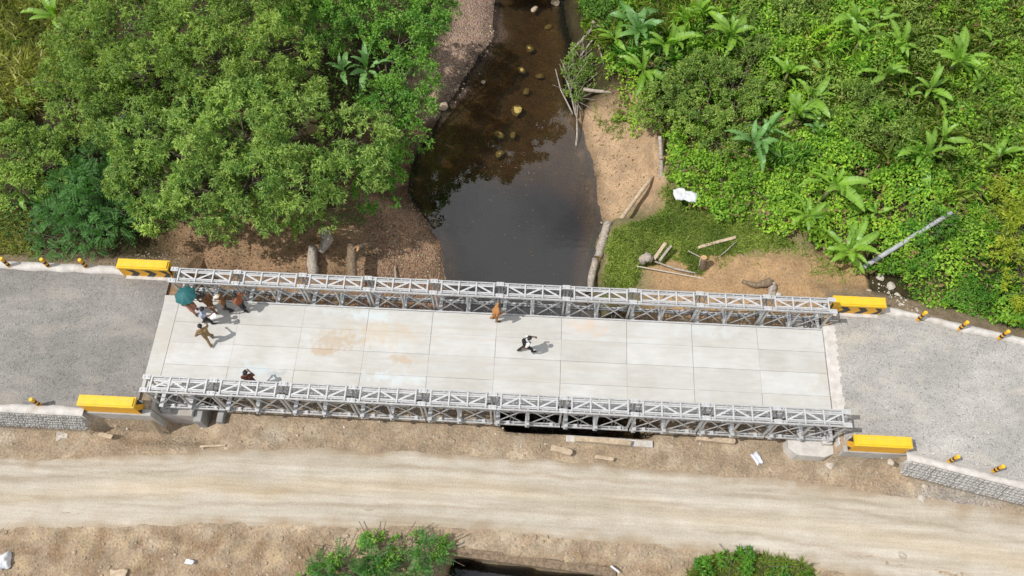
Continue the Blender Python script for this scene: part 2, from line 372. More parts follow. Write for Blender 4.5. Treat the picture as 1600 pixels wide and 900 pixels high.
# ------------------------------------------------------------------ terrain
LY = [-30, -9, -3, 2.6, 5.7, 8.07, 11.3, 13.9, 16.75, 19.2, 22.9, 26, 45]
LX = [13.0, 13.5, 15.0, 12.4, 12.1, 11.6, 9.5, 9.6, 10.9, 11.8, 13.5, 13.5, 14]
RY = [-30, -9, -3, 1, 6.1, 9.75, 11.8, 15.3, 18.6, 23.1, 26.3, 45]
RX = [20.0, 20.3, 22.6, 21.2, 19.7, 20.4, 20.2, 19.45, 18.6, 18.3, 17.9, 17]
WATER = -4.0
def road_c(x):
    return np.where(x > 33, -.215*(x - 33), 0.0)
def h(x, y):
    x = np.asarray(x, float); y = np.asarray(y, float)
    wob = fbm(x*.7, y*.7, 5, 3)*.55
    lx = np.interp(y, LY, LX) + wob; rx = np.interp(y, RY, RX) + wob
    left = x < (lx + rx)/2; d = np.where(left, lx - x, x - rx); din = -d
    dmax = .42 + 2.3*sst(14.0, 9.5, y)
    bed = WATER - .03 - dmax*sst(0, 2.6, din) + fbm(x*.9, y*.9, 9)*.25*sst(0, .5, din)
    dd = np.maximum(d, 0)
    a = WATER + 2.9*(1 - np.exp(-dd*.115)) + .02*dd
    b = WATER + 2.3*sst(0, 3.5, dd) + .08*dd
    c = WATER + .13*np.minimum(dd, 2.4) + 2.0*sst(2.0, 4.8, dd) + .05*dd
    wa = sst(10.5, 8.5, y); wc = sst(15.5, 17.5, y)
    zl = a*wa + c*wc + b*(1 - wa - wc)
    ra = WATER + 2.05*sst(.1, .8, dd) + .6*sst(1, 10, dd)
    rb = WATER + .26*np.minimum(dd, 3.0) + 1.25*sst(2.6, 3.5, dd) + .04*dd
    rc = WATER + 2.4*sst(.1, 2.2, dd) + .04*dd
    wa = sst(10.0, 8.8, y); wc = sst(16.5, 18, y)
    zr = ra*wa + rc*wc + rb*(1 - wa - wc)
    zr = zr + sst(23, 40, x)*sst(5, 12, y)*1.3 + sst(14, 30, y)*sst(22, 26, x)*.9
    z = np.where(d < 0, bed, np.where(left, zl, zr))
    z = z + fbm(x*.5, y*.5, 21)*.5*sst(0.5, 3, d) + fbm(x*2.3, y*2.3, 27)*.14*sst(.2, 1.5, d)
    z = np.minimum(z, -.6 + .1*np.maximum(y - 8, 0))
    # approach embankments
    yc = road_c(x); off = y - yc
    on = np.maximum(sst(.3, -.2, x), sst(30.2, 30.7, x))
    ez = np.where(off > 0, -.16 - .75*np.maximum(off - 3.75, 0), -.16 - (5.0 - 2.85*np.maximum(sst(-3.1, -3.5, x), sst(33.5, 33.9, x)))*np.maximum(-off - 3.45, 0))
    ez = ez*on + (-20)*(1 - on)
    z = np.maximum(z, ez + fbm(x*1.5, y*1.5, 31)*.1*sst(3.7, 4.3, np.abs(off)))
    # bare works ground and detour bank on the near side
    mid = -1.75 + fbm(x*.5, y*.5, 41)*.35*sst(-4.6, -3.4, y) + fbm(x*2.2, y*2.2, 43)*.12*sst(-4.8, -4.0, y)
    mid = mid + .35*sst(33, 37, x)*sst(-6, -4.2, y)
    mid = mid - .55*sst(2.6, 1.6, x)*sst(-2.6, -1.6, x)*sst(-4.7, -3.9, y)
    ye = -1.75 - 1.08*sst(15.0, 15.9, x)*sst(23.4, 22.4, x) + fbm(x*1.2, y*0, 45)*.15
    we = sst(-.12, .14, y - ye)
    z = np.where(y < -.8, z*we + np.maximum(mid, ez)*(1 - we), z)
    south = -1.8 - .10*np.maximum(-8.2 - y, 0) + fbm(x*.6, y*.6, 51)*.55*sst(-7.9, -9.2, y) + fbm(x*2.4, y*2.4, 53)*.22*sst(-7.8, -8.6, y)
    ch = (WATER - 2.2) + (4.2)*sst(-.25, .5, np.where(left, lx - x, x - rx))
    sc = np.where(d < .7, np.minimum(south, ch), south)
    ys = -8.33 - .075*(x - 13.6) + fbm(x*1.3, y*0, 57)*.12
    t = sst(0, -.22, y - ys)
    z = np.where(y < -7.7, np.where((d < .7), south*(1-t) + sc*t, south), z)
    return z

def axis(a0, a1, step, far):
    m_ = list(np.arange(a0, a1 + 1e-6, step)); s = step; lo = []; hi = []; v = a0
    while v > -far: s *= 1.35; v -= s; lo.append(v)
    s = step; v = m_[-1]
    while v < far: s *= 1.35; v += s; hi.append(v)
    return np.array(lo[::-1] + m_ + hi)
gx = axis(-21, 52, .19, 160); gy = axis(-15, 32, .19, 160)
X, Y = np.meshgrid(gx, gy); Z = h(X, Y)
V = np.stack([X, Y, Z], -1).reshape(-1, 3); nx, ny = len(gx), len(gy)
ii = (np.arange(ny-1)[:, None]*nx + np.arange(nx-1)[None, :]).ravel()
Fq = np.stack([ii, ii+1, ii+nx+1, ii+nx], -1)
gme = me_np('ground', V, Fq, 'ground', True)
def soil(x, y, z):
    n = len(x); lx = np.interp(y, LY, LX); rx = np.interp(y, RY, RX); left = x < (lx+rx)/2; d = np.where(left, lx - x, x - rx)
    w1 = fbm(x*.6, y*.6, 61)*1.6; w2 = fbm(x*1.7, y*1.7, 67)
    c = np.zeros((n, 4))
    def put(rgb, peb, w):
        w = np.clip(w, 0, 1)[:, None]; c[:] = c*(1-w) + np.array([*rgb, peb])[None]*w
    put((.055, .045, .022), .1, np.ones(n))                                              # humus under the plants
    put((.35, .228, .14), .25, sst(9.6, 8.6, y + w1)*(x < 16)*sst(-3, -.5, x + w1))       # brown earth, left bank
    put((.36, .25, .145), .1, sst(.05, .22, w2)*sst(9.4, 8.2, y)*(x < 8)*sst(-2, 0, x)*.8)
    put((.32, .21, .14), .8, left*sst(5.5, 3.6, d + w1)*sst(10.5, 9.5, y))               # gravel beach, left
    put((.43, .31, .25), 1.0, left*sst(3.2, 2.2, d + w1*.3)*sst(15.6, 16.8, y))          # pinkish gravel bar
    put((.155, .10, .065), .8, left*sst(3.4, 2.6, d)*sst(9.5, 10.4, y)*sst(16.6, 15.6, y))
    put((.23, .20, .10), .2, (~left)*sst(12.5, 11.0, y + w1 - .35*(x-21))*sst(3.5, 5.0, y)*(x < 31))
    put((.44, .31, .195), .12, (~left)*sst(3.9, 3.2, d + w1*.3)*sst(8.9, 10.2, y + w1*.9 - .25*(x-20))*sst(17.9, 17.0, y))   # sand, right
    put((.40, .265, .145), .15, (~left)*sst(7.4, 6.2, y + w1*.8 - .10*np.abs(x-27))*sst(21.8, 23.4, x + w1)*(x < 33.5))      # bare earth by the bridge, right
    put((.30, .20, .11), .3, (~left)*(d < 2)*sst(4, 2, y))
    put((.30, .23, .155), .35, (np.abs(y - road_c(x)) < 5.0)*sst(3.4, 3.8, np.abs(y - road_c(x)))*sst(.5, .15, np.abs(w2))*((x > 31) | (x < -.5))*sst(5.2, 4.2, np.abs(y)))
    put((.365, .285, .20), .22, sst(-1.5, -1.9, y))                                     # works ground, near side
    put((.47, .39, .29), .1, sst(-2.9, -3.2, y)*sst(.0, .22, w2 + w1*.1)*.75)
    put((.28, .195, .12), .35, sst(-7.9, -8.4, y)*sst(-.05, .2, -w2)*.85)
    put((.40, .29, .165), .25, sst(-8.1, -8.7, y)*sst(.02, .2, w2)*.6)
    dg = np.hypot((x - 36.0)/2.2, (y + 5.15)/.65) + w2*1.2
    put((.36, .345, .32), .6, .7*sst(1.6, .5, dg))                                          # spilt grey gravel
    for px, py, r in ((432, 680, .55), (720, 848, .2), (240, 850, .35), (8, 680, .5), (1290, 735, .4)):
        ax, ay = at(px, py, -1.75)
        put((.50, .44, .35), .3, .7*sst(1.3, .5, np.hypot(x-ax, (y-ay)*1.3)/r + w2*2.2))
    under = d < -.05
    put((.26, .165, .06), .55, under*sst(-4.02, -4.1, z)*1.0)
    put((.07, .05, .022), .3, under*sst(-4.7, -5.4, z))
    wet = sst(.22, .02, z - WATER)*(d > -.3)
    c[:, :3] *= (1 - .45*wet)[:, None]
    return c
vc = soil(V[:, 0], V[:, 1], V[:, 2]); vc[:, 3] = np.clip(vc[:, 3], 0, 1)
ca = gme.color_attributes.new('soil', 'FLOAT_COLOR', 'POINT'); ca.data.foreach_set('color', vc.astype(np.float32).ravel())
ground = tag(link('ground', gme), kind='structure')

# river
bm = bmesh.new(); box(bm, 5, 27, -60, 90, -12, WATER); tag(link('river', me_bm('river', bm, 'water')), kind='structure')

# detour track: a sheet laid over the works ground, its edges running out into the dirt
TTX = [-160, -30, -7.3, -1.5, 4.3, 10.3, 16.2, 22, 27.8, 33.5, 39.1, 60, 160]; TTY = [-9, -7, -5.5, -5.1, -4.45, -4.2, -4.2, -4.35, -4.6, -5.05, -5.5, -8, -14]
TBX = [-160, -30, -6.3, -.7, 5, 10.6, 16.3, 22, 27.5, 31.6, 40, 60, 160]; TBY = [-13, -11, -8.5, -8.1, -7.75, -7.5, -7.5, -7.65, -8.05, -8.6, -10.2, -14, -22]
tx = axis(-14, 46, .22, 150); tv = np.linspace(0, 1, 61); TX, TT = np.meshgrid(tx, tv)
top = np.interp(TX, TTX, TTY) + fbm(TX*.8, TX*0, 71)*.45 + .25; bot = np.interp(TX, TBX, TBY) + fbm(TX*.8, TX*0+5, 73)*.45 - .25
TY = bot + (top - bot)*TT; edge = np.minimum(TT, 1-TT)*2
rut = -.05*np.exp(-((TT-.27)/.07)**2) - .05*np.exp(-((TT-.72)/.07)**2)
TZ = h(TX, TY) + .07*sst(0, .25, edge) - .035 + rut*.5 + fbm(TX*.4, TY*2, 75)*.04
V = np.stack([TX, TY, TZ], -1).reshape(-1, 3); a_, b_ = len(tv), len(tx)
ii = (np.arange(a_-1)[:, None]*b_ + np.arange(b_-1)[None, :]).ravel()
tme = me_np('detour_road', V, np.stack([ii, ii+1, ii+b_+1, ii+b_], -1), 'track', True)
w = (sst(-.05, .42, edge + fbm(TX*1.4, TY*1.4, 77)*.5)).ravel()[:, None]
midw = np.exp(-((TT-.5 - .06*fbm(TX*.2, TX*0, 79)*4)/.10)**2).ravel()[:, None]*.55*np.clip(.6+1.6*fbm(TX*.15, TY*.5, 81), 0, 1).ravel()[:, None]
cc = np.array([.365, .285, .20])[None]*(1-w) + np.array([.50, .463, .397])[None]*w
for t0, amp, ph in ((.27, .04, 0), (.72, .04, 0), (.36, .07, 1.3), (.60, .06, 2.1), (.80, .05, 3.0)):
    tk = t0 + amp*np.sin(TX*.11 + ph); tw = np.exp(-((TT-tk)/.022)**2)*np.clip(.5 + 2.2*fbm(TX*.22, TT*3 + ph, 83), 0, 1)*sst(.1, .3, edge)
    cc = cc*(1 - .20*tw.ravel()[:, None]*np.array([.8, 1, 1.2])[None])
cc = cc*(1-midw) + np.array([.48, .38, .25])[None]*midw
ca = tme.color_attributes.new('soil', 'FLOAT_COLOR', 'POINT')
ca.data.foreach_set('color', np.concatenate([cc, np.ones((len(cc), 1))], 1).astype(np.float32).ravel())
tag(link('detour_road', tme), kind='structure')

# approach roads and their rough concrete edge strips
def road_sheet(name, x0, x1, gmat):
    xs = np.arange(x0, x1+.01, .4) if x0 > 0 else x0 - np.arange(0, x0-x1, .4)[::-1]
    ts = np.linspace(-1, 1, 25); A, B = np.meshgrid(xs, ts)
    yy = road_c(A) + B*3.42; zz = -.004 + fbm(A*.6, yy*.6, 91)*.05 - .03*B*B
    zz = zz - .10*sst(.86, 1, np.abs(B))
    zz = np.minimum(zz, -.004)
    V = np.stack([A, yy, zz], -1).reshape(-1, 3); n = len(xs)
    ii = (np.arange(len(ts)-1)[:, None]*n + np.arange(n-1)[None, :]).ravel()
    tag(link(name, me_np(name, V, np.stack([ii, ii+1, ii+n+1, ii+n], -1), gmat, True)), kind='structure')
road_sheet('approach_road', -.80, -60, 'road_gravel'); road_sheet('approach_road', 30.80, 90, 'road_gravel_pale')
def kerb(x0, x1, side, w, seed):
    xs = np.arange(x0, x1, .22) if x1 > x0 else np.arange(x0, x1, -.22); r = np.random.default_rng(seed)
    o = 3.42; rows = []
    for x in xs:
        n = fbm(np.array([x*1.3]), np.array([seed*3.3]), 95)[0]; inn = o - .06 - n*.28; ou = o + w + r.uniform(-.02, .02)
        zt = .05 + n*.03
        yc = float(road_c(np.array(x)))
        rows.append([(x, yc + side*inn, -.12), (x, yc + side*(inn + .05), zt - .02), (x, yc + side*(inn+ou)/2, zt + r.uniform(-.012, .012)), (x, yc + side*ou, zt), (x, yc + side*(ou+.02), -.5)])
    V = np.array(rows).reshape(-1, 3); n = len(xs)
    F_ = [(i*5+k, i*5+k+1, (i+1)*5+k+1, (i+1)*5+k) for i in range(n-1) for k in range(4)]
    tag(link('kerb', me_np('kerb', V, F_, 'concrete_pale')), kind='structure')
kerb(-3.1, -60, 1, .32, 1); kerb(-3.1, -60, -1, .36, 2); kerb(33.3, 88, 1, .22, 3); kerb(33.4, 88, -1, .34, 4)

# ------------------------------------------------------------------ panel bridge
L = 3.048; NB = 10; HW = 2.15; GI = 2.36; GO = 2.95; HT = 1.62; HB = .58
bridge = empty('panel_bridge', (0, 0, 0), 0, 'grey galvanised steel panel truss bridge with pale deck across the river', 'bridge')
def mk(fn, name, mat):
    bm = bmesh.new(); fn(bm); return me_bm(name, bm, mat)
def chord(bm):
    for s in (-1, 1): box(bm, .035, L-.035, s*.055-.03, s*.055+.03, -.05, .05)
    for k in range(5): box(bm, .25+k*.63, .31+k*.63, -.024, .024, -.03, .042)
chord_me = mk(chord, 'chord', 'galvanised')
post_me = mk(lambda bm: box(bm, -.036, .036, -.04, .04, -HB+.101, HT-.101), 'post', 'galvanised')
def diag_me(up):
    bm = bmesh.new(); z0, z1 = (-HB+.12, HT-.12) if up else (HT-.12, -HB+.12); yy = .016 if up else -.016
    bar(bm, (.11, yy, z0), (L/2-.07, yy, z1), .055, .028, (0, 1, 0)); return me_bm('diagonal', bm, 'galvanised')
dU, dD = diag_me(True), diag_me(False)
bolt_me = mk(lambda bm: box(bm, -.05, .05, -.10, .10, -.06, .06), 'node', 'galvanised_bolt')
for y in (-GO, -GI, GI, GO):
    for i in range(NB):
        p = link('truss_panel', None, bridge, (i*L, y, 0)); p.empty_display_size = .2
        link('top_chord', chord_me, p, (0, 0, HT-.05)); link('bottom_chord', chord_me, p, (0, 0, -HB+.05))
        for xx in (.085, L/2, L-.085): link('post', post_me, p, (xx, 0, 0))
        for k in (0, 1):
            link('diagonal', dU, p, (k*L/2 - k*.0, 0, 0)); link('diagonal', dD, p, (k*L/2, 0, 0))
def rung(bm): box(bm, -.032, .032, -(GO-GI)/2-.02, (GO-GI)/2+.02, 0, .05)
rung_me = mk(rung, 'rung', 'galvanised_plate')
def lace(bm): bar(bm, (.05, -.19, .02), (.76, .19, .02), .075, .02)
lace_me = mk(lace, 'lacing', 'galvanised_plate')
def lace2(bm): bar(bm, (.05, .19, .02), (.76, -.19, .02), .075, .02)
lace2_me = mk(lace2, 'lacing', 'galvanised_plate')
rail_me = mk(lambda bm: box(bm, .34, 2.82, -.03, .03, 0, .022), 'rail', 'galvanised_plate')
plate_me = mk(lambda bm: (box(bm, -.17, .17, -.10, .10, 0, .035), box(bm, -.11, -.06, -.05, .05, .035, .06), box(bm, .06, .11, -.05, .05, .035, .06)), 'splice', 'galvanised_plate')
brace_me = mk(lambda bm: (bar(bm, (0, -.25, 0), (.0, .25, 0), .05, .05), bar(bm, (.12, -.22, .03), (.32, .22, .03), .045, .03)), 'tie', 'dark_steel')
for s in (-1, 1):
    yc = s*(GI+GO)/2
    for i in range(NB):
        fr = link('bracing_frame', None, bridge, (i*L, yc, HT+.003)); fr.empty_display_size = .2
        for k in range(4): link('rung', rung_me, fr, (.36+k*.80, 0, .001))
        for k in range(3): link('lacing', lace_me if (k % 2) == (0 if s < 0 else 1) else lace2_me, fr, (.36+k*.80, 0, -.02))
        for q in (-1, 1): link('rail', rail_me, fr, (0, q*.165, -.024))
    for i in range(NB+1):
        for y in (GI, GO):
            link('splice_plate', plate_me, bridge, (min(max(i*L, .1), NB*L-.1), s*y, HT+.004))
        link('tie_bar', brace_me, bridge, (min(max(i*L, .1), NB*L-.5), yc, HT-.12))
        link('tie_bar', brace_me, bridge, (min(max(i*L, .1), NB*L-.5), yc, -HB+.16))
        if i < NB:
            for k in (.25, .75): link('tie_bar', brace_me, bridge, (i*L+k*L, yc, -HB+.16))
# cross beams, stringers, deck panels, edge angles, chord shoes
trans_me = mk(lambda bm: (box(bm, -.09, .09, -3.12, 3.12, -.19, -.165), box(bm, -.012, .012, -3.12, 3.12, -.47, -.19), box(bm, -.09, .09, -3.12, 3.12, -.495, -.47)), 'cross_beam', 'galvanised')
for i in range(NB*2+1): link('cross_beam', trans_me, bridge, (min(max(i*L/2, .22), NB*L-.22) + (.2 if i % 2 == 0 and 0 < i < NB*2 else 0), 0, 0))
sh_me = mk(lambda bm: (box(bm, -.09, .09, -.09, .09, 0, .05), box(bm, -.05, .05, -.05, .05, .05, .12)), 'chord_clamp', 'galvanised_plate')
for i in range(NB):
    for k in (.22, .52, .86):
        for y in (-GO-.0, GO): link('chord_clamp', sh_me, bridge, (i*L+k*L, y, -HB+.101))
rnd = random.Random(3)
strips = [-2.13, -1.12, -.02, 1.02, 2.13]
for i in range(NB):
    x0 = i*L - .10 if i else -.05; x1 = (i+1)*L - .10 if i < NB-1 else 30.40
    for k in range(4):
        a, b = strips[k], strips[k+1]; g = .010 if rnd.random() < .6 else .004; gl_ = .014 if rnd.random() < .6 else .005
        bm = bmesh.new(); box(bm, 0, x1-x0-gl_, 0, b-a-g, -.13, 0); bmesh.ops.bevel(bm, geom=[e for e in bm.edges if all(v.co.z > -.01 for v in e.verts)], offset=.004, segments=1, affect='EDGES')
        link('deck_panel', me_bm('deck_panel', bm, 'deck'), bridge, (x0, a, rnd.uniform(-.004, .004)))
ang = mk(lambda bm: (box(bm, 0, L-.012, -.03, .03, -.15, .03),), 'edge_angle', 'galvanised_plate')
for i in range(NB):
    for s in (-1, 1): link('edge_angle', ang, bridge, (i*L, s*(HW+.02), 0))
end_me = mk(lambda bm: box(bm, 0, .09, -.30-.05, .30+.05, -.02, .03), 'end_plate', 'galvanised_plate')
# sheet stringers keep the ground under the deck dark
str_me = mk(lambda bm: (box(bm, 0, 30.3, -.03, .03, -.165, -.132),), 'stringer', 'galvanised')
for y in (-1.7, -.6, .5, 1.6): link('stringer', str_me, bridge, (.1, y, 0))
# concrete transition aprons at the deck ends: set in the roadway
bm = bmesh.new(); prism(bm, [(-.82, -2.35), (-.075, -2.35), (-.075, 2.35), (-.82, 2.35)], -.25, -.012)
tag(link('deck_apron', me_bm('deck_apron', bm, 'deck')), 'pale concrete apron strip between deck and gravel at the left end', 'apron')
bm = bmesh.new(); r = random.Random(5)
yl = np.linspace(-2.4, 2.4, 40); poly = [(30.425, -2.4), ] + [(30.98 + r.uniform(-.07, .08), y) for y in yl] + [(30.425, 2.4)]
prism(bm, poly, -.25, .006)
tag(link('deck_apron', me_bm('deck_apron', bm, 'concrete_pale')), 'rough edged white concrete apron strip at the right end of the deck', 'apron')

# ------------------------------------------------------------------ abutments
A = empty('abutment', (0, 0, -3), 0, 'grey concrete abutment carrying the left end of the bridge', 'abutment')
def part(name, fn, mat, parent, off=(0, 0, 3), bev=.02):
    bm = bmesh.new(); fn(bm)
    if bev: bmesh.ops.bevel(bm, geom=list(bm.edges), offset=bev, segments=1, affect='EDGES')
    return link(name, me_bm(name, bm, mat), parent, off)
part('back_wall', lambda bm: box(bm, -.55, -.12, -3.25, 3.25, -4, -.26), 'concrete', A)
part('bearing_shelf', lambda bm: box(bm, -.115, 1.35, -3.22, 3.22, -4, -1.02), 'concrete', A)
part('pedestal', lambda bm: box(bm, .0, .42, -3.14, -2.2, -1.02, -.60), 'concrete_grey', A)
part('pedestal', lambda bm: box(bm, .0, .42, 2.2, 3.14, -1.02, -.60), 'concrete_grey', A)
part('buttress', lambda bm: box(bm, 1.36, 1.72, -3.40, -2.5, -4, -1.25), 'concrete_grey', A)
part('buttress', lambda bm: box(bm, 2.35, 2.65, -3.32, -2.5, -4, -1.45), 'concrete_grey', A)
def wing(x0, x1, ynear, drop):
    def f(bm):
        pts = [(x0, -4), (x1, -4), (x1, -.12), (x0, -.12)]
        prism(bm, pts, ynear, ynear+.30, 'y')
    return f
part('wing_wall', wing(-3.1, -.13, -3.58, 0), 'concrete', A); part('wing_wall', wing(-3.1, -.13, 3.28, 0), 'concrete', A)
A = empty('abutment', (30.48, 0, -3), 0, 'pale concrete abutment block under the right end of the bridge', 'abutment')
o3 = (-30.48, 0, 3)
part('back_wall', lambda bm: box(bm, 30.62, 31.05, -3.25, 3.25, -4, -.26), 'concrete_pale', A, o3)
part('bearing_shelf', lambda bm: box(bm, 29.2, 30.615, -3.22, 3.22, -4, -1.02), 'concrete_pale', A, o3)
part('pedestal', lambda bm: box(bm, 30.06, 30.48, -3.14, -2.2, -1.02, -.60), 'concrete_pale', A, o3)
part('pedestal', lambda bm: box(bm, 30.06, 30.48, 2.2, 3.14, -1.02, -.60), 'concrete_pale', A, o3)
part('end_block', lambda bm: prism(bm, [(28.6, -3.3), (28.95, -3.62), (30.2, -3.66), (30.75, -3.42), (30.75, -2.9), (28.6, -2.9)], -4, -.95), 'concrete_pale', A, o3)
part('wing_wall', wing(30.76, 33.5, -3.60, 0), 'concrete', A, o3); part('wing_wall', wing(30.63, 33.5, 3.28, 0), 'concrete', A, o3)

# ------------------------------------------------------------------ yellow parapets with black chevrons
def parapet(x0, x1, yc, road_side, end_side, label):
    P = empty('parapet', ((x0+x1)/2, yc, 0), 0, label, 'parapet', 'yellow parapets at the bridge corners')
    ln = x1-x0; w = .50; bm = bmesh.new()
    prism(bm, [(-w/2+.03, -.115), (w/2-.03, -.115), (w/2-.03, .70), (-w/2+.03, .70)], -ln/2+.02, ln/2-.02, 'x')
    link('base', me_bm('base', bm, 'amber_paint'), P)
    bm = bmesh.new(); box(bm, -ln/2, ln/2, -w/2, w/2, .702, .90)
    bmesh.ops.bevel(bm, geom=[e for e in bm.edges if all(v.co.z > .8 for v in e.verts)], offset=.06, segments=2, affect='EDGES')
    link('cap', me_bm('cap', bm, 'yellow_paint'), P)
    bm = bmesh.new(); box(bm, -ln/2+.15, ln/2-.1, -.09, .09, -.115, -.03)
    link('plinth', me_bm('plinth', bm, 'concrete_pale'), P, (0, road_side*(w/2+.05), 0))
    yf = road_side*(w/2-.03)
    for k in range(3):
        xx = -ln/2 + .32 + k*.80; a = .30
        poly = [(xx, -.09), (xx+.34, -.09), (xx+.34+a, .305), (xx+.34, .69), (xx, .69), (xx+a, .305)]
        poly = [(min(p, ln/2-.03), q) for p, q in poly]
        bm = bmesh.new(); prism(bm, poly, min(yf, yf+road_side*.004), max(yf, yf+road_side*.004), 'y'); link('chevron', me_bm('chevron', bm, 'black_paint'), P)
    xf = end_side*(ln/2-.02)
    for poly in ([(-.215, .0), (.05, .69), (-.215, .69)], [(.0, -.1), (.215, .35), (.215, .0), (.19, -.1)]):
        if road_side < 0: poly = [(-a, b) for a, b in poly]
        poly = [(-a, b) for a, b in poly]
        bm = bmesh.new(); prism(bm, poly, min(xf, xf+end_side*.004), max(xf, xf+end_side*.004), 'x'); link('stripe', me_bm('stripe', bm, 'black_paint'), P)
parapet(-3.1, -.62, 3.52, -1, 1, 'yellow parapet with black chevrons by the green trees, at the left end')
parapet(-3.05, -.52, -3.30, 1, 1, 'yellow parapet above the stone gabions at the near left corner of the bridge')
parapet(30.78, 33.2, 3.32, -1, -1, 'yellow parapet with black chevrons beside the green vines, right end of bridge')
parapet(30.90, 33.36, -3.34, 1, -1, 'yellow parapet above the pale abutment at the near right corner')

# ------------------------------------------------------------------ striped bollards
def bollard_meshes():
    n = 16; prof = [(.085, -.1), (.085, .70), (.072, .735), (.04, .75), (0, .752)]
    bm = bmesh.new(); rings = []
    for r_, z_ in prof[:-1]: rings.append([bm.verts.new((r_*math.cos(2*PI*k/n), r_*math.sin(2*PI*k/n), z_)) for k in range(n)])
    for a, b in zip(rings, rings[1:]):
        for k in range(n): bm.faces.new((a[k], a[(k+1) % n], b[(k+1) % n], b[k]))
    bm.faces.new(rings[-1]); body = me_bm('body', bm, 'amber_paint', False)
    bm = bmesh.new(); lo = [bm.verts.new((.089*math.cos(2*PI*k/n), .089*math.sin(2*PI*k/n), 0)) for k in range(n)]; hi = [bm.verts.new((.089*math.cos(2*PI*k/n), .089*math.sin(2*PI*k/n), .14)) for k in range(n)]
    for k in range(n): bm.faces.new((lo[k], lo[(k+1) % n], hi[(k+1) % n], hi[k]))
    return body, me_bm('band', bm, 'black_paint')
BB, BD = bollard_meshes()
cap_me = mk(lambda bm: bmesh.ops.create_cone(bm, cap_ends=True, segments=16, radius1=.088, radius2=.08, depth=.02), 'cap', 'yellow_paint')
for px, py, lab in ((14, 415, 'striped yellow bollard cut by the left edge of the photo, far kerb'), (76, 416, 'striped yellow bollard in the middle of the three on the far left kerb'), (135, 417, 'striped yellow bollard nearest the yellow parapet on the far left kerb'),
                    (61, 632, 'striped yellow bollard standing alone above the gabion wall on the left'), (1436, 498, 'striped yellow bollard nearest the parapet on the far right kerb, beside vines'),
                    (1500, 513, 'middle striped yellow bollard on the far right kerb'), (1563, 527, 'striped yellow bollard nearest the right edge on the far kerb'),
                    (1485, 720, 'striped yellow bollard nearer the parapet on the near right kerb'), (1554, 735, 'striped yellow bollard nearer the right edge on the near kerb')):
    x, y = at(px, py, .05); b = empty('bollard', (x, y, .03), 0, lab, 'bollard', 'striped bollards along the approach kerbs')
    link('post', BB, b); link('cap', cap_me, b, (0, 0, .752))
    for z_ in (.10, .37): link('band', BD, b, (0, 0, z_))

# ------------------------------------------------------------------ gabion retaining walls
def basket_mesh(seed, ln, hh=.5):
    r = random.Random(seed); bm = bmesh.new(); nx_, nz = 10, 5
    box(bm, 0, ln, .06, .8, 0, hh)
    for i in range(nx_):
        for k in range(nz):
            cx = (i+.5+(k % 2)*.3-.15+r.uniform(-.3, .3))*ln/nx_; cz = (k+.5+r.uniform(-.3, .3))*hh/nz; g = bmesh.ops.create_icosphere(bm, subdivisions=1, radius=1)
            sx, sy, sz = ln/nx_*r.uniform(.5, .95), r.uniform(.04, .075), hh/nz*r.uniform(.5, .95)
            for v in g['verts']: v.co = Vector((cx + v.co.x*sx*r.uniform(.85, 1.1), .06 + v.co.y*sy, cz + v.co.z*sz*r.uniform(.85, 1.1)))
    return me_bm('stone_fill', bm, 'stone')
def wire_mesh(ln, hh=.5):
    bm = bmesh.new(); y = -.035
    for k in range(4): bar(bm, (0, y, k*hh/3), (ln, y, k*hh/3+.02), .011, .011)
    for k in range(5): bar(bm, (k*ln/4, y-.008, 0), (k*ln/4+.10, y-.008, hh), .008, .008)
    return me_bm('wire_cage', bm, 'wire')
FILL = [basket_mesh(s, 1.0) for s in range(4)]; WIRE = wire_mesh(1.0)
def gabion(p0, dirx, diry, n, courses, label):
    G = empty('gabion_wall', (p0[0], p0[1], p0[2]), math.atan2(diry, dirx), label, 'gabion wall')
    tl = math.radians(24)
    for c_ in range(courses):
        for i in range(n):
            q = .5*(c_+1)
            b = link('basket', None, G, (i*1.02, -q*math.sin(tl), -q*math.cos(tl)-.02), (tl*-1, 0, 0)); b.empty_display_size = .1
            link('stone_fill', FILL[(i+c_) % 4], b, None, None, None); link('wire_cage', WIRE, b)
gabion((-13.4, -3.78, .0), 1, 0, 10, 2, 'grey stone gabion wall in wire baskets below the left approach road')
ca_ = math.atan(-.215)
gabion((33.55, -3.88, .0), math.cos(ca_), math.sin(ca_), 10, 2, 'pale wire basket gabion wall below the right approach road')

# ------------------------------------------------------------------ detour crossing: timber and slab edges over the stream
D = empty('stream_crossing', (17, -6, -4), 0, 'earth covered log crossing carrying the dirt track over the stream', 'culvert')
def slab_edge(bm):
    prism(bm, [(13.0, -8.58), (20.9, -9.17), (20.9, -8.80), (13.0, -8.21)], 1.92, 2.17)
part('edge_beam', slab_edge, 'log_brown', D, (-17, 6, 0), .01)
part('headwall', lambda bm: prism(bm, [(18.6, -3.04), (22.6, -3.10), (22.6, -3.42), (18.6, -3.34)], -.5, 2.36), 'concrete_pale', D, (-17, 6, 0), .02)
for k in range(7):
    x = 13.9 + k*1.0
    me = bm_tube_mesh('log', [(x-17, -8.5-.075*(x-13.6)+.15+6, 1.62), (x-17, -3.0+6, 1.60)], [.17, .15], 'log_brown', 9, .06, 'cut_face'); link('log', me, D)

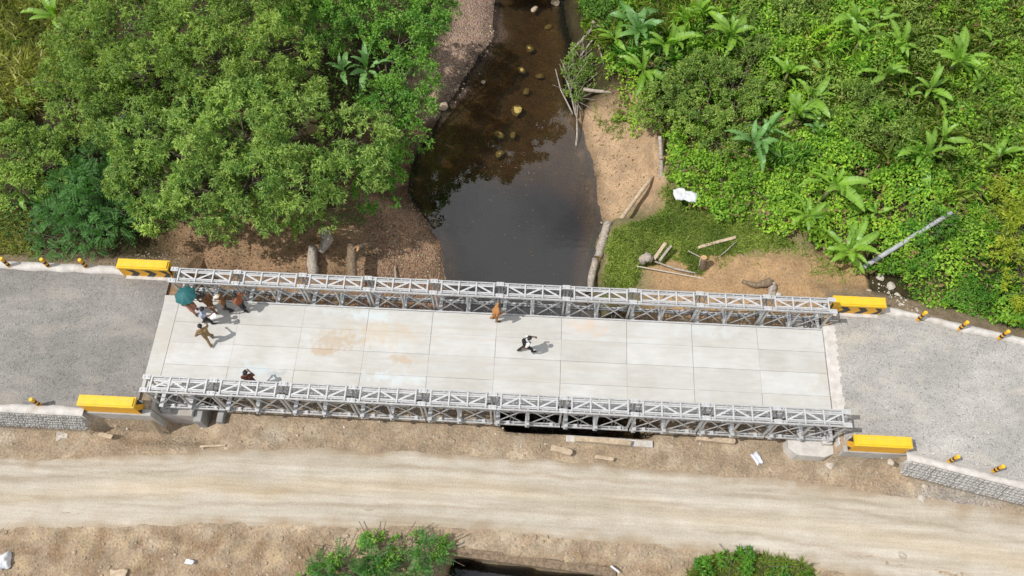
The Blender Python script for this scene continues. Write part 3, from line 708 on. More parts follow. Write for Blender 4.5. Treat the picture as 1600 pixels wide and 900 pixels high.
# ------------------------------------------------------------------ timbers, logs and litter on the ground
def hz(x, y): return float(h(np.array([x]), np.array([y]))[0])
def beam(name, a, b, za, zb, w, hh, mat, label, cat, group=None):
    """squared, slightly warped timber between two photo points, with split ends"""
    (xa, ya), (xb, yb) = at(*a, za), at(*b, zb); p, q = Vector((xa, ya, za)), Vector((xb, yb, zb)); c_ = (p+q)/2
    d = (q-p).normalized(); s = d.cross(Vector((0, 0, 1))).normalized(); u_ = s.cross(d); bm = bmesh.new(); n = 7; rings = []
    for i in range(n):
        t = i/(n-1); m_ = p.lerp(q, t) - c_ + u_*(.03*math.sin(t*PI)); ww = w*(1+random.uniform(-.08, .08)); h2 = hh*(1+random.uniform(-.08, .08))
        rings.append([bm.verts.new(m_ + s*(a_*ww/2) + u_*(b_*h2/2) + d*(random.uniform(-.04, .04) if i in (0, n-1) else 0)) for a_, b_ in ((-1, -1), (0, -1.04), (1, -1), (1.03, 0), (1, 1), (0, 1.04), (-1, 1), (-1.03, 0))])
    for r0, r1 in zip(rings, rings[1:]):
        for k in range(8): bm.faces.new((r0[k], r0[(k+1) % 8], r1[(k+1) % 8], r1[k]))
    bm.faces.new(rings[0][::-1]); bm.faces.new(rings[-1])
    o = link(name, me_bm(name, bm, mat), None, c_); return tag(o, label, cat, group)
def log(name, pts, rad, mat, label, cat, group=None, jit=.08, cap='cut_face', n=11, knots=3):
    """pts: (px, py, z) along the log"""
    P = [Vector((*at(a, b, z), z)) for a, b, z in pts]; c_ = sum(P, Vector())/len(P); Q = []; R_ = []
    for i in range(len(P)-1):
        for t in np.linspace(0, 1, 5)[:-1 if i < len(P)-2 else None]:
            Q.append(P[i].lerp(P[i+1], t) - c_ + Vector((random.uniform(-1, 1), random.uniform(-1, 1), random.uniform(-1, 1)))*rad[i]*min(jit, .08))
            R_.append((rad[i]*(1-t) + rad[i+1]*t)*(1 + min(jit, .08)*random.uniform(-1, 1)))
    bm = bmesh.new(); tube(bm, Q, R_, n, True, jit, 0, 1)
    for _ in range(knots):
        i = random.randrange(1, len(Q)-1); d = Vector((random.uniform(-1, 1), random.uniform(-1, 1), random.uniform(.2, 1))).normalized()
        tube(bm, [Q[i], Q[i] + d*R_[i]*1.5], [R_[i]*.35, R_[i]*.22], 6, True, .05, 0, 1)
    return tag(link(name, me_bm(name, bm, [mat, cap]), None, c_), label, cat, group)
Z0 = -1.75
beam('timber', (862, 700), (893, 708), Z0+.28, Z0+.22, .26, .20, 'sawn_timber', 'short pale timber block propped up beside the dirt track', 'timber')
beam('timber', (898, 686), (985, 693), Z0+.28, Z0+.28, .22, .22, 'sawn_timber', 'long squared timber lying at the bank edge below the near truss', 'timber')
beam('timber', (930, 714), (958, 718), Z0+.20, Z0+.16, .15, .10, 'sawn_timber', 'thin pale plank offcut nearest the dirt track', 'timber')
beam('timber', (1088, 684), (1148, 690), Z0+.16, Z0+.16, .24, .20, 'sawn_timber', 'weathered timber half buried near the pale abutment', 'timber')
beam('timber', (156, 679), (175, 683), Z0+.12, Z0+.12, .2, .12, 'sawn_timber', 'small pale wood block below the left gabion wall', 'timber')
beam('board', (312, 698), (352, 696), Z0+.08, Z0+.08, .09, .05, 'sawn_timber', 'thin stick lying on dirt below the left bridge end', 'stick')
beam('board', (290, 877), (302, 879), Z0+.05, Z0+.05, .2, .06, 'sack', 'small white board scrap on the brown bank, lower left', 'scrap')
beam('board', (955, 885), (968, 895), Z0+.1, Z0+.1, .08, .05, 'sack', 'small white stick at the bottom edge beside the dark stream', 'stick')
log('log', [(505, 358, -1.5), (512, 374, -1.7), (502, 394, -1.9)], [.22, .28, .17], 'deadwood', 'thick gnarled grey log end under the tree edge', 'log', 'old timbers on the left bank', .22, 'deadwood', 13, 5)
log('log', [(489, 385, -1.9), (488, 408, -1.9), (490, 432, -1.95)], [.20, .27, .24], 'deadwood', 'split grey log running under the far truss', 'log', 'old timbers on the left bank', .16, 'deadwood', 13, 3)
log('log', [(549, 383, -1.7), (550, 408, -1.75), (551, 436, -1.8)], [.24, .25, .26], 'log_brown', 'straight brown log running under the bridge with forked cut end', 'log', 'old timbers on the left bank', .05)
log('log', [(557, 388, -1.55), (570, 384, -1.9), (580, 384, -2.2)], [.15, .15, .13], 'log_brown', 'short log with orange sawn face lying across a longer log', 'log', 'old timbers on the left bank', .06)
beam('board', (617, 416, ), (618, 436), -3.2, -3.0, .07, .05, 'deadwood', 'thin upright stake on the brown gravel beach', 'stake')
beam('board', (355, 352), (382, 362), -1.2, -1.2, .06, .05, 'deadwood', 'thin grey stick at the foot of the big tree', 'stick')
log('weir_log', [(950, 347, -2.5), (943, 375, -2.6), (935, 402, -2.8)], [.20, .24, .20], 'deadwood', 'upper pale split log revetting the right bank', 'log', 'bleached logs on the right bank', .18)
log('weir_log', [(955, 352, -2.6), (948, 378, -2.7), (943, 398, -2.8)], [.10, .12, .10], 'deadwood', 'thin bleached slab beside the upper bank log', 'log', 'bleached logs on the right bank', .18)
log('weir_log', [(931, 405, -3.0), (926, 428, -3.0), (922, 452, -3.1)], [.17, .20, .17], 'deadwood', 'lower pale log dipping under the bridge at the waterside', 'log', 'bleached logs on the right bank', .18)
beam('timber', (1040, 380), (1022, 405), -1.1, -1.5, .16, .14, 'sawn_timber', 'left of two split timbers propped in the grass', 'timber')
beam('timber', (1049, 384), (1030, 408), -1.2, -1.5, .12, .12, 'deadwood', 'right of two split timbers propped in the grass', 'timber')
log('stump', [(1002, 408, -1.7), (1010, 402, -1.35), (1019, 405, -1.45)], [.22, .24, .16], 'deadwood', 'knotty stump lying beside the split timbers', 'stump', None, .2)
beam('timber', (1092, 387), (1150, 371), -1.55, -1.35, .15, .12, 'sawn_timber', 'pale plank slanting across the grass on the right bank', 'timber')
log('post', [(1098, 424, -1.9), (1099, 412, -1.2), (1100, 402, -.75)], [.17, .16, .16], 'log_brown', 'short upright sawn post beside the bare earth', 'post', None, .05)
log('pipe', [(995, 416, -1.75), (1060, 428, -1.72), (1125, 440, -1.68)], [.035, .035, .035], 'bamboo_pole', 'long thin pale pole lying on bare earth beyond the far truss', 'pole', None, .03, 'bamboo_pole', 6, 0)
log('pipe', [(1022, 408, -1.6), (1055, 420, -1.62), (1088, 427, -1.62)], [.05, .06, .045], 'deadwood', 'crooked grey branch on the earth behind the post', 'branch', None, .1, 'deadwood', 6, 1)
log('branch', [(1075, 392, -1.5), (1095, 402, -1.5), (1092, 418, -1.6)], [.03, .03, .02], 'deadwood', 'thin bent twig between plank and post', 'branch', None, .1, 'deadwood', 5, 0)
log('branch', [(1150, 378, -1.3), (1135, 392, -1.3), (1122, 402, -1.5)], [.025, .03, .02], 'deadwood', 'thin twig slanting off the end of the plank', 'branch', None, .1, 'deadwood', 5, 0)
log('post', [(1034, 282, -2.2), (1033, 250, -1.6), (1031, 213, -1.0)], [.11, .11, .10], 'deadwood', 'pale leaning trunk at the edge of the sandy beach', 'post', None, .08, 'deadwood', 8, 1)
log('log', [(1020, 275, -2.55), (990, 315, -2.75), (965, 350, -2.8)], [.10, .12, .12], 'sawn_timber', 'long pale sand coloured log edging the beach', 'log', None, .07)
log('log', [(1160, 440, -1.5), (1180, 446, -1.3), (1205, 440, -1.1)], [.12, .13, .22], 'log_brown', 'brown log with upturned root end near the far truss', 'log', None, .15)
log('stump', [(1205, 470, -1.7), (1206, 452, -1.35), (1208, 442, -1.15)], [.26, .22, .18], 'deadwood', 'charred grey stump behind the far truss near right end', 'stump', None, .2, 'deadwood')
log('concrete_pole', [(1347, 419, -1.05), (1400, 386, -.4), (1440, 361, .1), (1487, 332, .65)], [.135, .125, .115, .10], 'pole_grey', 'grey concrete pole leaning out of the vines beside banana plants', 'pole', None, .01, 'concrete_pale', 14, 0)

# white sack
def sheet_obj(name, px, py, z, w, d, mat, label, cat, rz=0, amp=.07, thick=.09, n=14):
    x, y = at(px, py, z); u_ = np.linspace(-1, 1, n); A_, B_ = np.meshgrid(u_, u_); sd = random.random()*50
    xx = A_*w/2*(1+.08*np.sin(B_*3+sd)); yy = B_*d/2*(1+.10*np.sin(A_*4+sd)); e_ = np.clip((1-np.maximum(abs(A_), abs(B_)))*3, 0, 1)**.5
    zz = thick*e_ + amp*(vnoise(A_*2.2+sd, B_*2.2, 3)-.3)*e_
    V = np.stack([xx, yy, zz], -1).reshape(-1, 3); V2 = V.copy(); V2[:, 2] = -.02
    ii = (np.arange(n-1)[:, None]*n + np.arange(n-1)[None, :]).ravel(); F_ = np.stack([ii, ii+1, ii+n+1, ii+n], -1)
    return tag(link(name, me_np(name, np.concatenate([V, V2]), np.concatenate([F_, F_[:, ::-1] + n*n]), mat, True), None, (x, y, z), (0, 0, rz)), label, cat)
sheet_obj('sack', 1063, 303, -.98, .66, .70, 'sack', 'left of two crumpled white sacks on the green bank', 'sack', .2, .10, .05, 22)
sheet_obj('sack', 1079, 307, -.98, .66, .62, 'sack', 'right of two crumpled white sacks on the green bank', 'sack', -.2, .09, .04, 22)
sheet_obj('rag', 1183, 716, Z0+.03, .35, .55, 'rag', 'crumpled grey white rag lying on dirt near the right abutment', 'rag', .5, .1, .06)
sheet_obj('rag', 97, 678, Z0+.03, .55, .50, 'stone_pale', 'pale torn cement bag on dirt below the left gabion wall', 'bag', .3, .12, .06)
sheet_obj('rag', 8, 876, Z0-.1, .5, .7, 'sack', 'white plastic bag at the lower left edge', 'bag', .3, .2, .15)
sheet_obj('rag', 185, 896, Z0-.1, .7, .35, 'sawn_timber', 'flat tan card scrap at the bottom edge, left', 'scrap', .1, .05, .04)

# rocks one can pick out on the banks
ROCKS = {k: [rock_mesh('rock', k, s, .35, 2, .7) for s in range(4)] for k in ('stone_pale', 'rubble', 'boulder_algae', 'boulder_dry', 'stone')}
def rock(px, py, z, r, mat, label, group=None, name='rock', cat='rock', sx=1.0):
    x, y = at(px, py, z); return tag(link(name, random.choice(ROCKS[mat]), None, (x, y, z), (random.uniform(-.2, .2), random.uniform(-.2, .2), random.uniform(0, 6)), (r*sx, r, r*.8)), label, cat, group)
gB = 'yellowish boulders under the shallow brown water'
for px, py, r, lb in ((835, 14, .24, 'pale boulder breaking the water at the top of the river'), (857, 43, .26, 'yellowish boulder under brown water, near the right bank at the top'), (828, 76, .30, 'yellowish boulder under brown water, second row from the top'),
                      (814, 110, .30, 'squarish yellow boulder under water above the pair in midstream'), (843, 119, .24, 'small yellowish boulder under water, nearest the driftwood shrub'), (822, 143, .24, 'round yellowish boulder under water, midstream'),
                      (807, 173, .40, 'largest cracked yellow boulder in the middle of the river'), (802, 211, .22, 'right of two yellow boulders side by side under water'), (780, 211, .28, 'left of two yellow boulders side by side under water'),
                      (781, 242, .28, 'yellow boulder under water nearest the dark sky reflection')):
    rock(px, py, -4.15 if py > 20 else -3.95, r, 'boulder_algae' if py > 20 else 'boulder_dry', lb, gB, 'boulder', 'boulder', 1.15)
rock(691, 166, -3.85, .34, 'boulder_dry', 'tan angular boulder at the water edge below the green tree', None, 'boulder', 'boulder', 1.1)
rock(868, 4, -3.9, .3, 'boulder_dry', 'tan boulder at the top edge by the right bank', None, 'boulder', 'boulder')
rock(755, 128, -4.0, .16, 'boulder_dry', 'small pale stone at the edge of the pink gravel bar')
for px, py, r, lb in ((1217, 460, .2, 'pale stone left of the stump behind the far truss'), (1322, 455, .22, 'white lump of rock left of the right far parapet end'), (1357, 458, .26, 'white rock left of a pair behind the right far parapet'), (1372, 459, .26, 'white rock right of a pair behind the right far parapet'),
                      (1376, 434, .3, 'flat tan rock at the foot of the vines'), (1392, 447, .3, 'tan rock along the vine edge above the kerb'), (1402, 462, .24, 'pale rock on the slope nearest the far right kerb'), (1412, 476, .16, 'small pale rock touching the far right kerb'),
                      (1298, 726, .28, 'white rock on dirt below the right abutment'), (1292, 742, .14, 'small white stone on dirt below the right abutment'), (1445, 760, .2, 'pale rock at the edge of spilt gravel'), (1440, 779, .26, 'pale rock pile stone by the track, right'),
                      (1392, 722, .2, 'pale stone at the foot of the right gabion wall'), (238, 672, .16, 'brown stone below the left abutment'), (1410, 868, .22, 'pale stone lying on the dirt track'), (836, 842, .12, 'small round grey stone on the lower track edge'),
                      (1066, 880, .14, 'dark stone above the bottom right bush'), (940, 348, .1, 'pinkish stone at the waterside above the bank logs')):
    x, y = at(px, py, -1.6); zz = hz(x, y); rock(px, py, max(zz, -4)+r*.25, r*.8, 'stone_pale' if r > .15 else 'rubble', lb)

# ------------------------------------------------------------------ people
def person(px, py, face, label, shirt, trousers, arms=('hang', 'hang'), stride=.0, lean=0.0, skin='skin', hair='hair', hgt=1.60, sleeve='short', hat=None, head_turn=0.0, head_down=.15, skirt=False):
    """one continuous body grown from tapered limbs, fused with a voxel remesh; feet at the photo point, facing angle from +X"""
    x, y = at(px, py, .01); caps = []     # (p, q, r0, r1, material)
    def cap(p, q, r0, r1, m_): caps.append((np.array(p, float), np.array(q, float), r0, r1, m_))
    ln = lean
    hipz = .90 - abs(stride)*.10
    def sp(z_): return np.array([0, ln*(z_-hipz)*1.0, 0])      # spine bends forward (+Y local)
    for s in (-1, 1):
        st = stride*s
        hip = np.array([s*.085, 0, hipz]); kn = np.array([s*.09, st*.42 + .04 + (.06 if st < 0 else 0), .49]); an = np.array([s*.09, st*.75 - (.05 if st < 0 else 0), .085 + (.05 if st < -.2 else 0)])
        cap(hip, kn, .096, .070, 'T'); cap(kn, an, .070, .056, 'T')
        toe = an + np.array([s*.02, .15, -.045]); heel = an + np.array([0, -.045, -.04])
        cap(an + [0, 0, -.03], toe, .042, .034, 'F'); cap(heel, toe + [0, -.04, .0], .038, .034, 'F')
        if skirt: cap(hip + [0, 0, -.05], kn + [-s*.02, 0, .05], .12, .13, 'T')
        cap([s*.07, 0, hipz+.02], [s*.06, 0, 1.02], .105, .098, 'T')
        c0 = np.array([s*.065, 0, 1.02]) + sp(1.02); c1 = np.array([s*.09, .005, 1.28]) + sp(1.28)
        cap(c0, c1, .112, .120, 'S')
        sh = np.array([s*.19, -.005, 1.41]) + sp(1.41)
        cap(c1, sh, .10, .062, 'S'); cap(np.array([0, -.01, 1.43]) + sp(1.43), sh, .055, .058, 'S')
        arm = arms[0 if s < 0 else 1]
        if arm == 'hang': el = sh + [s*.06, -.04, -.28]; wr = el + [s*.01, .08, -.25]
        elif arm == 'bent': el = sh + [s*.08, -.06, -.26]; wr = el + [-s*.10, .22, .02]
        elif arm == 'raise': el = sh + [s*.05, .16, -.16]; wr = el + [-s*.02, .12, .24]
        elif arm == 'fwd': el = sh + [s*.03, .18, -.20]; wr = el + [-s*.03, .24, -.02]
        elif arm == 'swing': el = sh + [s*.05, .16, -.24]; wr = el + [-s*.02, .20, -.12]
        elif arm == 'back': el = sh + [s*.06, -.16, -.24]; wr = el + [-s*.06, -.10, -.20]
        elif arm == 'hip': el = sh + [s*.19, -.07, -.22]; wr = el + [-s*.13, .09, -.18]
        else: el = sh + [s*.05, .05, -.27]; wr = el + [-s*.12, .16, .13]      # face: hand near the chin
        sleeved = sleeve == 'long'
        cap(sh, sh*.35 + el*.65, .064, .058, 'S'); cap(sh*.4 + el*.6, el, .050 if not sleeved else .056, .043 if not sleeved else .05, 'S' if sleeved else 'K')
        cap(el, wr, .044 if not sleeved else .048, .031 if not sleeved else .038, 'S' if sleeved else 'K')
        d = (wr - el)/np.linalg.norm(wr - el); side = np.cross(d, [0, 0, 1.0]); side = side/(np.linalg.norm(side) + 1e-6); up_ = np.cross(side, d)
        pl = wr + d*.085
        for t in (-.6, .0, .6): cap(wr + d*.02 + side*t*.02, pl + side*t*.042, .022, .020, 'K')
        for t, l_ in ((-1.1, .060), (-.37, .078), (.37, .082), (1.1, .068)):
            b_ = pl + side*t*.030; k1 = b_ + d*l_*.55 - up_*.012; k2 = k1 + d*l_*.35 - up_*.03
            cap(b_, k1, .0115, .0105, 'K'); cap(k1, k2, .0105, .0095, 'K')
        tb = wr + d*.03 - side*s*.03; k1 = tb - side*s*.035 + d*.035 - up_*.01; cap(tb, k1, .0145, .012, 'K'); cap(k1, k1 + d*.03 + side*s*.008, .012, .010, 'K')
    nk = np.array([0, .0, 1.44]) + sp(1.44); hd = np.array([0, .03 + head_down*.10, 1.60]) + sp(1.60)
    cap(nk, hd + [0, -.02, -.05], .056, .052, 'K')
    ct, st_ = math.cos(head_turn), math.sin(head_turn); cd, sd = math.cos(head_down), math.sin(head_down)
    def hp(a, b, c_):   # head space -> body space
        b2, c2 = b*cd + c_*sd, c_*cd - b*sd
        return hd + [a*ct - b2*st_, a*st_ + b2*ct, c2]
    cap(hp(0, -.015, .045), hp(0, .0, .055), .092, .090, 'K'); cap(hp(0, .03, -.02), hp(0, .055, -.055), .068, .040, 'K')
    cap(hp(0, .088, .015), hp(0, .105, -.012), .012, .016, 'K')
    for s in (-1, 1): cap(hp(s*.088, .0, .02), hp(s*.094, -.01, -.015), .018, .014, 'K')
    cap(hp(-.02, .082, -.045), hp(.02, .082, -.045), .012, .012, 'K')
    Vs, Fs = [], []; off = 0
    n, m_ = 12, 5
    for p, q, r0, r1, _ in caps:
        d = q - p; l_ = np.linalg.norm(d); d = d/l_ if l_ > 1e-6 else np.array([0, 0, 1.0])
        a = np.cross(d, [0.3, .2, .9]); a = a/np.linalg.norm(a); b = np.cross(d, a); rings = []
        for j in range(m_+1):
            th = -PI/2 + j*(PI/2)/m_; rings.append((p + d*r0*math.sin(th), r0*max(math.cos(th), .02)))
        for j in range(m_+1):
            th = j*(PI/2)/m_; rings.append((q + d*r1*math.sin(th), r1*max(math.cos(th), .02)))
        for c_, r_ in rings:
            for k in range(n): Vs.append(c_ + (a*math.cos(2*PI*k/n) + b*math.sin(2*PI*k/n))*r_)
        R2 = len(rings)
        for j in range(R2-1):
            for k in range(n): Fs.append((off+j*n+k, off+j*n+(k+1) % n, off+(j+1)*n+(k+1) % n, off+(j+1)*n+k))
        for k in range(1, n-1): Fs.append((off, off+k+1, off+k, off+k)); Fs.append((off+(R2-1)*n, off+(R2-1)*n+k, off+(R2-1)*n+k+1, off+(R2-1)*n+k+1))
        off += R2*n
    Fl = [tuple(f[:3]) if f[2] == f[3] else f for f in Fs]
    me = bpy.data.meshes.new('tmp'); me.from_pydata([tuple(v) for v in Vs], [], Fl)
    o = bpy.data.objects.new('tmp', me); COL.objects.link(o)
    md = o.modifiers.new('r', 'REMESH'); md.mode = 'VOXEL'; md.voxel_size = .0115
    sm = o.modifiers.new('s', 'SMOOTH'); sm.factor = .5; sm.iterations = 3
    bpy.context.view_layer.update(); dg = bpy.context.evaluated_depsgraph_get()
    bme = bpy.data.meshes.new_from_object(o.evaluated_get(dg)); bpy.data.objects.remove(o); bpy.data.meshes.remove(me)
    bme.name = 'body'; mats = {'S': shirt, 'T': trousers, 'F': 'shoe', 'K': skin}; keys = list(mats)
    bme.materials.clear()
    for k in keys: bme.materials.append(MATS[mats[k]])
    cen = np.empty(len(bme.polygons)*3, np.float32); bme.polygons.foreach_get('center', cen); cen = cen.reshape(-1, 3)
    best = np.full(len(cen), 9e9); lab_ = np.zeros(len(cen), np.int32)
    for p, q, r0, r1, k in caps:
        d = q-p; t = np.clip(((cen-p)@d)/max(d@d, 1e-9), 0, 1); ds = np.linalg.norm(cen - (p + t[:, None]*d), axis=1) - (r0 + (r1-r0)*t)
        w_ = ds < best; best[w_] = ds[w_]; lab_[w_] = keys.index(k)
    bme.polygons.foreach_set('material_index', lab_); bme.shade_smooth()
    k_ = hgt/1.72
    P = empty('person', (x, y, .012), face - PI/2, label, 'person'); P.scale = (k_*1.10, k_*1.10, k_)
    link('body', bme, P)
    # hair cap (and hat) as its own piece
    def hair_mesh(mat, grow, low, brim=0):
        bm = bmesh.new(); bmesh.ops.create_icosphere(bm, subdivisions=3, radius=1)
        bmesh.ops.delete(bm, geom=[v for v in bm.verts if v.co.z < low + .55*max(0, v.co.y)], context='VERTS')
        for v in bm.verts: v.co = Vector((v.co.x*(.094+grow), v.co.y*(.104+grow), v.co.z*(.098+grow))) * (1 + random.uniform(-.015, .015))
        if brim: box(bm, -.07, .07, .08, .17, .02, .032)
        for v in bm.verts: v.co = Vector(hp(v.co.x, v.co.y - .008, v.co.z + .052))
        return me_bm('hair', bm, mat, True)
    link('hair', hair_mesh(hair, .008, -.35), P)
    if hat: link('cap', hair_mesh(hat, .016, .05, 1), P)
    em = bmesh.new(); bmesh.ops.create_icosphere(em, subdivisions=1, radius=.011); ee = me_bm('eye', em, 'eye_dark')
    for s in (-1, 1): link('eye', ee, P, hp(s*.032, .084, .022))
    return P
R_ = math.radians
person(306, 487, R_(-40), 'person under the teal umbrella on the bridge deck', 'khaki_brown', 'pink_skirt', ('raise', 'bent'), .12, 0, skirt=True)
person(336, 485, R_(150), 'person in brown shirt and long brown trousers leaning beside the umbrella', 'brown_shirt', 'khaki_brown', ('fwd', 'hang'), .22, .12, sleeve='long')
person(358, 485, R_(200), 'person in tan brown clothes with a cream cap by the far truss', 'khaki_brown', 'dark_trousers', ('hang', 'bent'), .15, .05, hat='cream_cap')
person(384, 484, R_(165), 'person in rust coloured shirt at the right of the standing group', 'rust_shirt', 'dark_trousers', ('bent', 'hip'), .12, .05)
person(327, 505, R_(20), 'person in pale blue grey shirt holding white papers', 'blue_grey', 'dark_trousers', ('fwd', 'fwd'), .22, .10, head_down=.4)
person(331, 534, R_(120), 'person in olive tan clothes walking alone towards the group', 'olive_tan', 'olive_tan', ('hip', 'swing'), .25, .15)
person(399, 604, R_(110), 'person in maroon shirt standing behind the near truss', 'maroon', 'dark_trousers', ('face', 'face'), .06, .05, skin='skin', hgt=1.66)
person(773, 500, R_(5), 'person in orange tan clothes leaning at the far truss midway', 'orange_tan', 'orange_tan', ('hang', 'bent'), .12, .34, sleeve='long', hgt=1.66)
person(822, 549, R_(15), 'person in white shirt and black trousers striding across the deck', 'white_cloth', 'black_cloth', ('swing', 'back'), .38, .12, hgt=1.60)
# satchel on the striding person's back is a thing that hangs from them
bx_, by_ = at(824, 541, 1.15); bm = bmesh.new(); box(bm, -.07, .07, -.15, .15, -.2, .2); bmesh.ops.bevel(bm, geom=list(bm.edges), offset=.05, segments=3, affect='EDGES')
bag = empty('backpack', (*at(822, 549, .01), 0), R_(15), 'black backpack worn by the person in white shirt', 'backpack')
link('bag', me_bm('bag', bm, 'black_cloth', True), bag, (-.12, 0, 1.18))
bm = bmesh.new()
for s in (-1, 1): tube(bm, [(-.10, s*.10, 1.32), (.02, s*.11, 1.41), (.17, s*.11, 1.33), (.18, s*.10, 1.16)], .018, 6)
link('strap', me_bm('strap', bm, 'black_cloth'), bag)
# papers
x, y = at(333, 494, 1.1); bm = bmesh.new()
for k in range(2): prism(bm, [(-.13, -.10), (.13, -.10), (.13, .10), (-.13, .10)], k*.006, k*.006+.003)
tag(link('paper', me_bm('paper', bm, 'paper'), None, (x, y, 1.12), (R_(12), R_(-12), R_(20))), 'white paper sheets held by the person in pale blue shirt', 'paper')
# umbrella
ux, uy = at(289, 461, 1.95); fx_, fy_ = at(306, 487, 0)
U = empty('umbrella', (ux, uy, 1.05), 0, 'open teal umbrella held up over a person at the left end', 'umbrella')
n = 8; bm = bmesh.new(); rr_ = .50; top_ = bm.verts.new((0, 0, 1.10)); rings = []
for j in range(1, 6):
    t = j/5; ring = []
    for k in range(n*4):
        a = 2*PI*k/(n*4); g_ = abs(((k % 4) - 2))/2          # ribs at g_ = 1
        r_ = rr_*t*(1 - .10*(1-g_)*t); ring.append(bm.verts.new((r_*math.cos(a), r_*math.sin(a), 1.10 - .26*t*t - .012*(1-g_)*t)))
    rings.append(ring)
m4 = n*4
for k in range(m4): bm.faces.new((top_, rings[0][k], rings[0][(k+1) % m4]))
for a, b in zip(rings, rings[1:]):
    for k in range(m4): bm.faces.new((a[k], b[k], b[(k+1) % m4], a[(k+1) % m4]))
cn_ = link('canopy', me_bm('canopy', bm, 'umbrella_cloth'), U)
rib = bmesh.new(); bar(rib, (0, 0, 1.08), (rr_*.98, 0, .83), .008, .008); rib_me = me_bm('rib', rib, 'chrome')
for k in range(n): link('rib', rib_me, U, (0, 0, 0), (0, 0, 2*PI*k/n))
link('shaft', bm_tube_mesh('shaft', [(0, 0, .05), (0, 0, 1.15)], .008, 'chrome', 8), U)
link('handle', bm_tube_mesh('handle', [(0, 0, .12), (0, 0, -.02), (.03, 0, -.05), (.06, 0, -.02)], .015, 'black_cloth', 8), U)

# ------------------------------------------------------------------ vegetation
def nrmz(a): return a/(np.linalg.norm(a, axis=-1, keepdims=True) + 1e-9)
def leaf_arrays(P, D, N, ln, wd, fold=.18, droop=.18, mid=.45):
    """one folded, drooping blade per row: 4 vertices, 2 triangles"""
    D = nrmz(D); Sd = nrmz(np.cross(D, N)); Nn = nrmz(np.cross(Sd, D)); ln = ln[:, None]; wd = wd[:, None]
    m_ = P + D*ln*mid
    V = np.stack([P, m_ + Sd*wd/2 + Nn*wd*fold, P + D*ln - Nn*ln*droop, m_ - Sd*wd/2 + Nn*wd*fold], 1).reshape(-1, 3)
    b = np.arange(len(P))[:, None]*4; F_ = np.concatenate([b + [0, 1, 2], b + [0, 2, 3]], 1).reshape(-1, 3)
    return V, F_
def leaf_mesh(name, P, D, N, ln, wd, tint, mat, **kw):
    V, F_ = leaf_arrays(P, D, N, ln, wd, **kw); return me_np(name, V, F_, mat, False, np.repeat(tint, 4))
def unit(n): return nrmz(rng.normal(size=(n, 3)))
def crown_points(blobs, bough_r, boughs_per_m2, ros_per_bough, zmin=-.35):
    """rosette positions and outward directions on many small boughs over the crown's lobes"""
    PP, DD, TT_ = [], [], []
    for (cx, cy, cz, rx, ry, rz) in blobs:
        area = 4*PI*((rx*ry + rx*rz + ry*rz)/3)*.7; nb = max(3, int(area*boughs_per_m2))
        u_ = unit(nb*3); u_ = u_[u_[:, 2] > zmin][:nb]; k = len(u_)
        rad = rng.uniform(.62, 1.06, (k, 1)); bc = np.array([cx, cy, cz]) + u_*rad*np.array([rx, ry, rz]); br = bough_r*rng.uniform(.6, 1.35, k)
        bt = rng.normal(0, .15, k)
        nr = ros_per_bough
        d = nrmz(rng.normal(size=(k, nr, 3)) + .7*u_[:, None, :] + np.array([0, 0, .35]))
        p = bc[:, None, :] + d*br[:, None, None]*rng.uniform(.55, 1.1, (k, nr, 1))*np.array([1, 1, .75])
        PP.append(p.reshape(-1, 3)); DD.append(d.reshape(-1, 3)); TT_.append(np.repeat(bt, nr))
    return np.concatenate(PP), np.concatenate(DD), np.concatenate(TT_)
def rosettes(name, P, D, T, per, l0, l1, w0, w1, mat, spread=.8, droopz=.25, **kw):
    n = len(P); p = np.repeat(P, per, 0); d = np.repeat(D, per, 0)
    dir_ = nrmz(d*.55 + rng.normal(size=(n*per, 3))*spread - np.array([0, 0, droopz])); up_ = nrmz(np.array([0, 0, 1.0]) + rng.normal(size=(n*per, 3))*.45)
    ln = rng.uniform(l0, l1, n*per); wd = rng.uniform(w0, w1, n*per)
    tint = np.clip(np.repeat(T + rng.normal(.45, .16, n), per) + rng.normal(0, .12, n*per), 0, .92)
    odd = rng.random(n*per) < .012; tint[odd] = 1.0
    return leaf_mesh(name, p + dir_*.02, dir_, up_, ln, wd, tint, mat, **kw)
def fronds(name, P, D, T, flen, mat, pairs=9, lw=.045, ll=.16):
    """feathery compound leaves: pairs of leaflets along an arching midrib"""
    n = len(P); dir_ = nrmz(D*.9 + rng.normal(size=(n, 3))*.5*np.array([1, 1, .5])); fl = flen*rng.uniform(.7, 1.25, n)
    up_ = nrmz(np.array([0, 0, 1.0]) + rng.normal(size=(n, 3))*.25); sd = nrmz(np.cross(dir_, up_)); up_ = nrmz(np.cross(sd, dir_))
    t = (np.arange(pairs)+1)/(pairs+.5); ps, ds, ns, tt = [], [], [], []
    for k in range(pairs):
        c_ = P + dir_*(fl*t[k])[:, None] - np.array([0, 0, 1])*(fl*.35*t[k]**2)[:, None]
        for s in (-1, 1): ps.append(c_); ds.append(sd*s + dir_*.45 - np.array([0, 0, .15])); ns.append(up_); tt.append(np.clip(T + .5 + rng.normal(0, .16, n), 0, .92))
    ps, ds, ns, tt = map(np.concatenate, (ps, ds, ns, tt)); m_ = len(ps)
    return leaf_mesh(name, ps, ds, ns, rng.uniform(ll*.8, ll*1.2, m_), rng.uniform(lw*.8, lw*1.2, m_), tt, mat, fold=.1, droop=.15)
